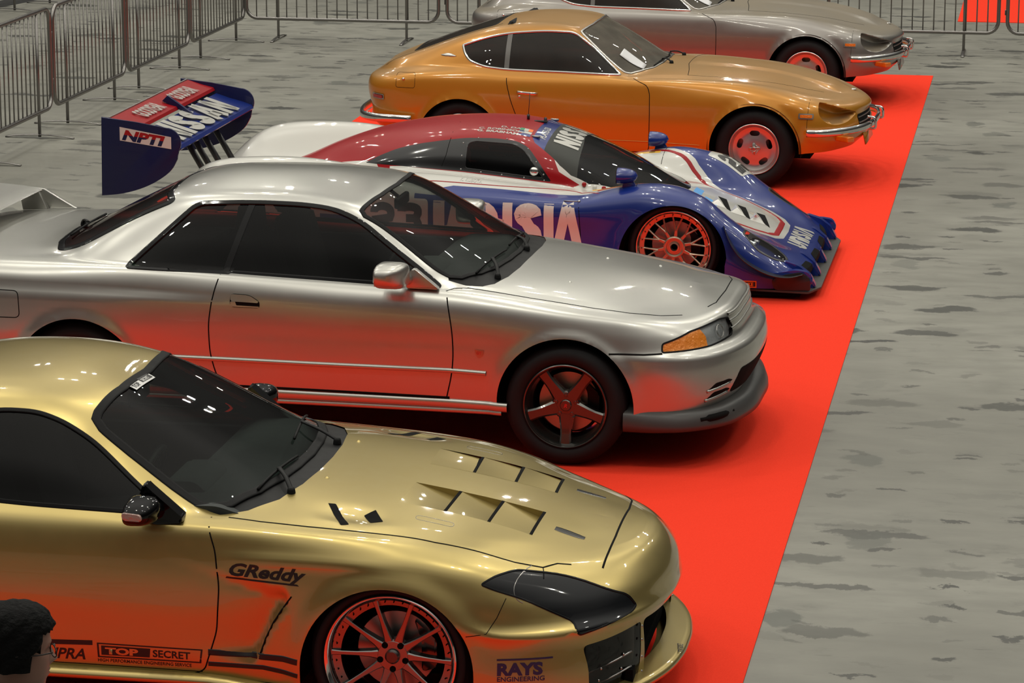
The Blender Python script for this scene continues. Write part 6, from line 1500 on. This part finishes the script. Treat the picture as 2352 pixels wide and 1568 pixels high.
    bm = bmesh.new(); add_prism(bm, rpoly([(-.12, .46), (-.30, .545), (-.55, .60), (-.62, .55), (-.62, .4)], .03), -.42, .42, .02); from_bm('dashboard', fix(bm), 'interior', car, angle=40)
    bm = bmesh.new(); add_prism(bm, rpoly([(-1.15, .40), (-1.3, .42), (-1.62, .80), (-1.70, .80), (-1.5, .38)], .04), -.42, -.02, .03); from_bm('seat', fix(bm), 'seat_cloth', car, angle=50)
    bm = bmesh.new(); c = Vector((-.78, -.22, .62)); R_ = Euler((0, math.radians(-60), 0)).to_matrix(); add_tube(bm, [c+R_ @ Vector((.14*math.cos(a), .14*math.sin(a), 0)) for a in np.linspace(0, 2*PI, 28, endpoint=False)], .013, 8, closed=True); add_tube(bm, [c+Vector((0, -.13, 0)), c+Vector((0, .13, 0))], .01, 6); from_bm('steering_wheel', bm, 'black_plastic', car)
    bm = bmesh.new()
    for s in (-1, 1): add_tube(bm, catmull([(-.45, s*.50, .60), (-.85, s*.44, .80), (-1.0, s*.40, .86), (-1.4, s*.38, .88)], 6), .018, 8)
    add_tube(bm, [(-1.0, -.40, .86), (-1.0, .40, .86)], .018, 8); from_bm('roll_cage', bm, 'interior', car)
    underbody(car, .30, -3.0, .80, .06, [(0, .235, .320)], win=.08)
    for s in (-1, 1):
        bm = bmesh.new(); add_lathe(bm, [(.001, -.03), (.30, -.03), (.30, .03), (.001, .03)], n=32, c=(-2.8, s*.80, .33)); from_bm('wheel', fix(bm), 'tyre', car)
    st = dict(mat='bbs_spoke', lip='bbs_lip', spokes=spokes_mesh, hub=hub_lock, hubmat='bbs_spoke', dish=.045, lipw=.016, extra=extra_mesh)
    for y in (-.915, .915): wheel(car, 0, y, .300, .242, .215, st)
    return car
# ------------------------------------------------------------------ barriers, person
mat('galvanised', (.25, .24, .23), .95, .34)
mat('skin', (.30, .155, .115), 0, .5)
mat('hair', (.004, .004, .004), 0, .75, spec=.15, bump=(90, .6))
mat('jacket', (.02, .022, .028), 0, .8)
mat('trousers', (.03, .03, .035), 0, .8)
mat('shoe', (.015, .015, .015), 0, .5)
mat('glasses_frame', (.03, .022, .02), .3, .3)
mat('cable_cover', (.012, .012, .012), 0, .7)
def make_barrier(label, group):
    """crowd barrier lying along +x from its base point at one end, 2.1 m long"""
    o = empty('crowd_barrier', label, 'barrier', (0, 0, 0), 0, group)
    W_, z0, z1, r = 2.05, .215, 1.06, .12
    loop = []
    for cx, cz, a0 in ((W_-r, z1-r, 0), (r, z1-r, 90), (r, z0+r, 180), (W_-r, z0+r, 270)):
        loop += [(cx+r*math.cos(math.radians(a0+k*15)), 0, cz+r*math.sin(math.radians(a0+k*15))) for k in range(7)]
    bm = bmesh.new(); add_tube(bm, loop, .019, 10, closed=True); from_bm('frame', bm, 'galvanised', o)
    bm = bmesh.new()
    for k in range(1, 19): x = W_*k/19; add_tube(bm, [(x, 0, z0+.01), (x, 0, z1-.01)], .0065, 6)
    from_bm('infill_bars', bm, 'galvanised', o)
    for x in (.34, W_-.34):
        bm = bmesh.new(); add_tube(bm, [(x, 0, z1-.02), (x, 0, .012)], .014, 8); leg = from_bm('leg', bm, 'galvanised', o)
        bm = bmesh.new(); add_tube(bm, catmull([(x, -.30, .006), (x, -.20, .020), (x, 0, .030), (x, .20, .020), (x, .30, .006)], 4), .012, 8, flat=(.5, 1.4), up=(0, 0, 1)); from_bm('foot', bm, 'galvanised', leg)
    for x, z in ((-.012, .45), (-.012, .85)):
        bm = bmesh.new(); add_tube(bm, [(-.0, -.0, z), (-.024, 0, z), (-.024, 0, z-.05)], .006, 6); from_bm('hook', bm, 'galvanised', o)
    return o
def copy_tree(o, parent=None):
    c = o.copy(); COL.objects.link(c)
    if parent: c.parent = parent
    for ch in list(o.children): copy_tree(ch, c)
    return c
def barriers():
    proto = None; L_ = 2.13
    left_names = ['nearest barrier of the left row', 'second barrier of the left row, behind the race car wing', 'third barrier of the left row from the camera', 'barrier of the left row just before the far corner', 'last barrier of the left row, at the far corner']
    items = []
    y = 31.58
    for k in range(5): items.append((-8.40, y-L_*(k+1), 90, 'steel crowd barrier: '+left_names[::-1][k] if k else 'steel crowd barrier at the far end of the left row, by the corner', 'barriers of the left row'))
    items[4] = (*items[4][:3], 'steel crowd barrier cut by the left edge, nearest of the left row', 'barriers of the left row')
    items[3] = (*items[3][:3], 'steel crowd barrier, second nearest of the left row, left of the race car wing', 'barriers of the left row')
    items[2] = (*items[2][:3], 'steel crowd barrier in the middle of the left row', 'barriers of the left row')
    items[1] = (*items[1][:3], 'steel crowd barrier, second from the far corner in the left row', 'barriers of the left row')
    back = [(-8.36, 31.45, 'steel crowd barrier in the back row, joining the far left corner'), (-6.22, 31.45, 'steel crowd barrier in the back row, behind the tails of the vintage cars'),
            (-2.63, 31.60, 'steel crowd barrier in the back row, beyond the nose of the grey car'), (-.49, 31.60, 'steel crowd barrier at the upper right corner in front of the second carpet')]
    for x, yy, lb in back: items.append((x, yy, 0, lb, 'barriers of the back row'))
    a = Vector((-11.9, 31.6)); b = Vector((-11.05, 35.4)); ang = math.degrees(math.atan2((b-a).y, (b-a).x))
    for k in range(2):
        p = a+(b-a).normalized()*L_*k
        items.append((p.x, p.y, ang, ('steel crowd barrier outside the left row, at the upper left corner' if k == 0 else 'steel crowd barrier outside the left row, farther of the outer pair'), 'outer barriers'))
    for i, (x, yy, rz, lb, g) in enumerate(items):
        if proto is None: proto = make_barrier(lb, g); o = proto
        else: o = copy_tree(proto); o['label'] = lb; o['group'] = g
        o.location = (x, yy, 0); o.rotation_euler = (0, 0, math.radians(rz))
def cable_ramp():
    bm = bmesh.new(); add_prism(bm, [(-.14, 0), (-.09, .03), (.09, .03), (.14, 0)], 0, 6); bmesh.ops.rotate(bm, verts=bm.verts, matrix=Euler((0, 0, math.radians(-13))).to_matrix()); bmesh.ops.translate(bm, verts=bm.verts, vec=(-12.4, 31.6, 0))
    tag(from_bm('cable_ramp', fix(bm), 'cable_cover', smooth=False), 'black cable cover on the floor at the upper left corner', 'cable cover')

def person():
    X, Y, Zh = -2.572, 7.25, 1.742
    o = empty('person', 'person with short black hair and thin glasses, cut off at the lower left corner', 'person', (X, Y, 0), math.radians(27))
    # head: rings in the person's own frame, x forward, y to the left, z up
    def prof(v):      # v 0 chin .. 1 crown: half depth front, half depth back, half width
        T_ = [(0, .052, .010, .030), (.06, .070, .030, .046), (.16, .082, .050, .060), (.28, .086, .066, .068), (.40, .088, .082, .073), (.52, .088, .094, .076), (.64, .092, .100, .078), (.76, .088, .098, .077), (.87, .072, .082, .066), (.95, .046, .054, .044), (1.0, .004, .004, .004)]
        return [float(np.interp(v, [t[0] for t in T_], [t[i] for t in T_])) for i in (1, 2, 3)]
    H = .232
    bm = bmesh.new(); rings = []
    for v in np.linspace(0, 1, 44):
        f, b, w = prof(v); z = Zh-H+H*v; ring = []
        for k in range(56):
            a = 2*PI*k/56; ca, sa = math.cos(a), math.sin(a)
            x = (f if ca > 0 else b)*math.copysign(abs(ca)**.9, ca); y = w*math.copysign(abs(sa)**.9, sa)
            if ca > 0:
                g = lambda c0, s0, c1, s1: math.exp(-((v-c0)/s0)**2)*math.exp(-((y-c1)/s1)**2)
                x += .021*math.exp(-((v-.335)/.045)**2)*math.exp(-(y/.013)**2)+.012*math.exp(-((v-.42)/.07)**2)*math.exp(-(y/.009)**2)
                x += -.010*g(.475, .035, .032, .016)-.010*g(.475, .035, -.032, .016)+.006*math.exp(-((v-.56)/.035)**2)*math.exp(-(y/.05)**2)
                x += .007*math.exp(-((v-.225)/.022)**2)*math.exp(-(y/.022)**2)+.006*math.exp(-((v-.185)/.018)**2)*math.exp(-(y/.02)**2)-.005*math.exp(-((v-.207)/.008)**2)*math.exp(-(y/.02)**2)
                x += .006*math.exp(-((v-.06)/.05)**2)*math.exp(-(y/.02)**2)
            ring.append(bm.verts.new((x, y, z)))
        rings.append(ring)
    for A, B_ in zip(rings, rings[1:]):
        for k in range(56): bm.faces.new((A[k], A[(k+1) % 56], B_[(k+1) % 56], B_[k]))
    bm.faces.new(rings[0]); bm.faces.new(rings[-1])
    # ears
    for s in (-1, 1):
        vs = add_tube(bm, catmull([(-.005, s*.070, Zh-.145), (-.018, s*.076, Zh-.135), (-.020, s*.078, Zh-.112), (-.004, s*.074, Zh-.100), (.004, s*.070, Zh-.112)], 4), .008, 8)
    fix(bm)
    # neck, trunk, limbs and hands: a skinned skeleton joined to the head mesh
    V = []; E = []; Rd = []
    def chain(pts, start=None):
        prev = start
        for p, r in pts:
            V.append(p); Rd.append(r); i = len(V)-1
            if prev is not None: E.append((prev, i))
            prev = i
        return prev
    pel = chain([((0, 0, .98), (.13, .155))]); belly = chain([((.0, 0, 1.10), (.125, .15)), ((-.01, 0, 1.24), (.125, .165)), ((-.02, 0, 1.37), (.11, .165)), ((-.02, 0, 1.46), (.07, .10)), ((-.01, 0, 1.51), (.056, .056)), ((.005, 0, 1.57), (.055, .055))], pel)
    tor = 3
    for s in (-1, 1):
        hip = chain([((0, s*.10, .90), (.095, .095)), ((.005, s*.105, .70), (.080, .080)), ((.01, s*.11, .50), (.058, .058)), ((-.015, s*.115, .28), (.052, .052)), ((-.02, s*.12, .10), (.038, .038)), ((.05, s*.125, .045), (.040, .035)), ((.14, s*.13, .035), (.030, .03))], pel)
        w = chain([((-.02, s*.17, 1.42), (.062, .062)), ((-.02, s*.215, 1.36), (.052, .052)), ((-.03, s*.235, 1.10), (.042, .042)), ((.03, s*.24, .88), (.028, .028)), ((.05, s*.238, .83), (.028, .018)), ((.06, s*.236, .78), (.032, .016))], tor)
        for dx, ln in ((-.024, .065), (-.008, .078), (.008, .082), (.024, .074)):
            chain([((.062+dx, s*.236, .755), (.0085, .0085)), ((.072+dx*1.1, s*.230, .755-ln*.5), (.008, .008)), ((.074+dx*1.1, s*.220, .755-ln), (.0065, .0065))], w)
        chain([((.085, s*.228, .80), (.010, .010)), ((.10, s*.218, .765), (.008, .008))], w-1)
    me = bpy.data.meshes.new('b'); me.from_pydata(V, E, []); t = bpy.data.objects.new('b', me); COL.objects.link(t)
    t.modifiers.new('s', 'SKIN'); t.modifiers.new('u', 'SUBSURF').levels = 2
    for i, r in enumerate(Rd): me.skin_vertices[0].data[i].radius = r
    me.skin_vertices[0].data[pel].use_root = True
    bpy.context.view_layer.update(); m2 = bpy.data.meshes.new_from_object(t.evaluated_get(bpy.context.evaluated_depsgraph_get()))
    bpy.data.objects.remove(t)
    nh = len(bm.faces); bm.from_mesh(m2); bpy.data.meshes.remove(m2)
    for f in bm.faces:
        c = f.calc_center_median()
        f.material_index = 0
    body = from_bm('body', bm, ['skin'], o)
    # clothing: an offset shell over the trunk, arms and legs
    src = body.data
    def shell(name, test, off, m):
        b2 = bmesh.new(); b2.from_mesh(src); b2.normal_update()
        bmesh.ops.delete(b2, geom=[f for f in b2.faces if not test(f.calc_center_median())], context='FACES')
        for v in b2.verts: v.co += v.normal*off
        return from_bm(name, b2, m, o)
    shell('jacket', lambda c: .86 < c.z < 1.505 and not (abs(c.y) < .2 and c.z < .93 and False), .014, 'jacket')
    shell('trousers', lambda c: .085 < c.z < 1.0 and abs(c.y) < .20 and not (c.z > .70 and abs(c.y) > .19), .010, 'trousers')
    shell('shoes', lambda c: c.z < .09, .008, 'shoe')
    # hair: a thick cap over the skull
    bm = bmesh.new(); rings = []
    for v in np.linspace(.30, 1.0, 26):
        f, b, w = prof(v); z = Zh-H+H*v+.010*v; ring = []
        for k in range(56):
            a = 2*PI*k/56; ca, sa = math.cos(a), math.sin(a); t_ = .016*(1-.2*v)+.003*math.sin(k*5.1+v*31)+.002*math.sin(k*11+v*17)
            if v > .97: t_ *= .5
            x = ((f if ca > 0 else b)+t_)*math.copysign(abs(ca)**.9, ca); y = (w+t_)*math.copysign(abs(sa)**.9, sa); zz = z
            low = .28 if ca < .30 else (.52 if ca < .62 else .72)      # hair line: nape, over the ear, forehead
            if v < low: zz = Zh-H+H*low+.004*math.sin(k*3.3); x *= .93; y *= .93
            ring.append(bm.verts.new((x, y, zz)))
        rings.append(ring)
    for A, B_ in zip(rings, rings[1:]):
        for k in range(56): bm.faces.new((A[k], A[(k+1) % 56], B_[(k+1) % 56], B_[k]))
    bm.faces.new(rings[-1]); from_bm('hair', fix(bm), 'hair', o)
    bm = bmesh.new()
    for s in (-1, 1):
        add_tube(bm, catmull([(-.01, s*.086, Zh-.112), (.05, s*.082, Zh-.115), (.088, s*.062, Zh-.118)], 5), .0022, 6)
        add_tube(bm, [(.095+.004*math.cos(a), s*(.034+.026*math.cos(a)), Zh-.122+.016*math.sin(a)) for a in np.linspace(0, 2*PI, 24, endpoint=False)], .0018, 6, closed=True)
    add_tube(bm, [(.102, -.010, Zh-.118), (.104, 0, Zh-.116), (.102, .010, Zh-.118)], .0018, 6)
    from_bm('glasses', bm, 'glasses_frame', o)
carpet(-6.01, -1.15, 9.6, 29.9, 'long red carpet under the row of parked cars')
build_r32()
build_sup()
zc, zb = build_z('orange_paint', 'fastback_coupe', 'orange vintage fastback with chrome bumpers, parked between the race car and the grey one', (-2.211, 24.188), -2.423)
def recolour(o, a, b):
    if o.type == 'MESH' and any(m_ == MATS[a] for m_ in o.data.materials):
        o.data = o.data.copy()
        for i, m_ in enumerate(o.data.materials):
            if m_ == MATS[a]: o.data.materials[i] = MATS[b]
    for ch in o.children: recolour(ch, a, b)
gc = copy_tree(zc); gc.location = (-2.181, 28.437, .006); gc.rotation_euler = (0, 0, math.radians(-1.483)); gc['label'] = 'dusty grey vintage fastback at the far end of the carpet'
recolour(gc, 'orange_paint', 'grey_paint')
screen_card(zb, zc, 'white paper on the windshield of the orange car')
screen_card(zb, gc, 'white paper on the windshield of the grey car')
build_npt()
barriers()
tag(carpet(-1.07, 6.0, 34.25, 48, ''), 'second red carpet beyond the back row of barriers', 'carpet')
cable_ramp()
person()
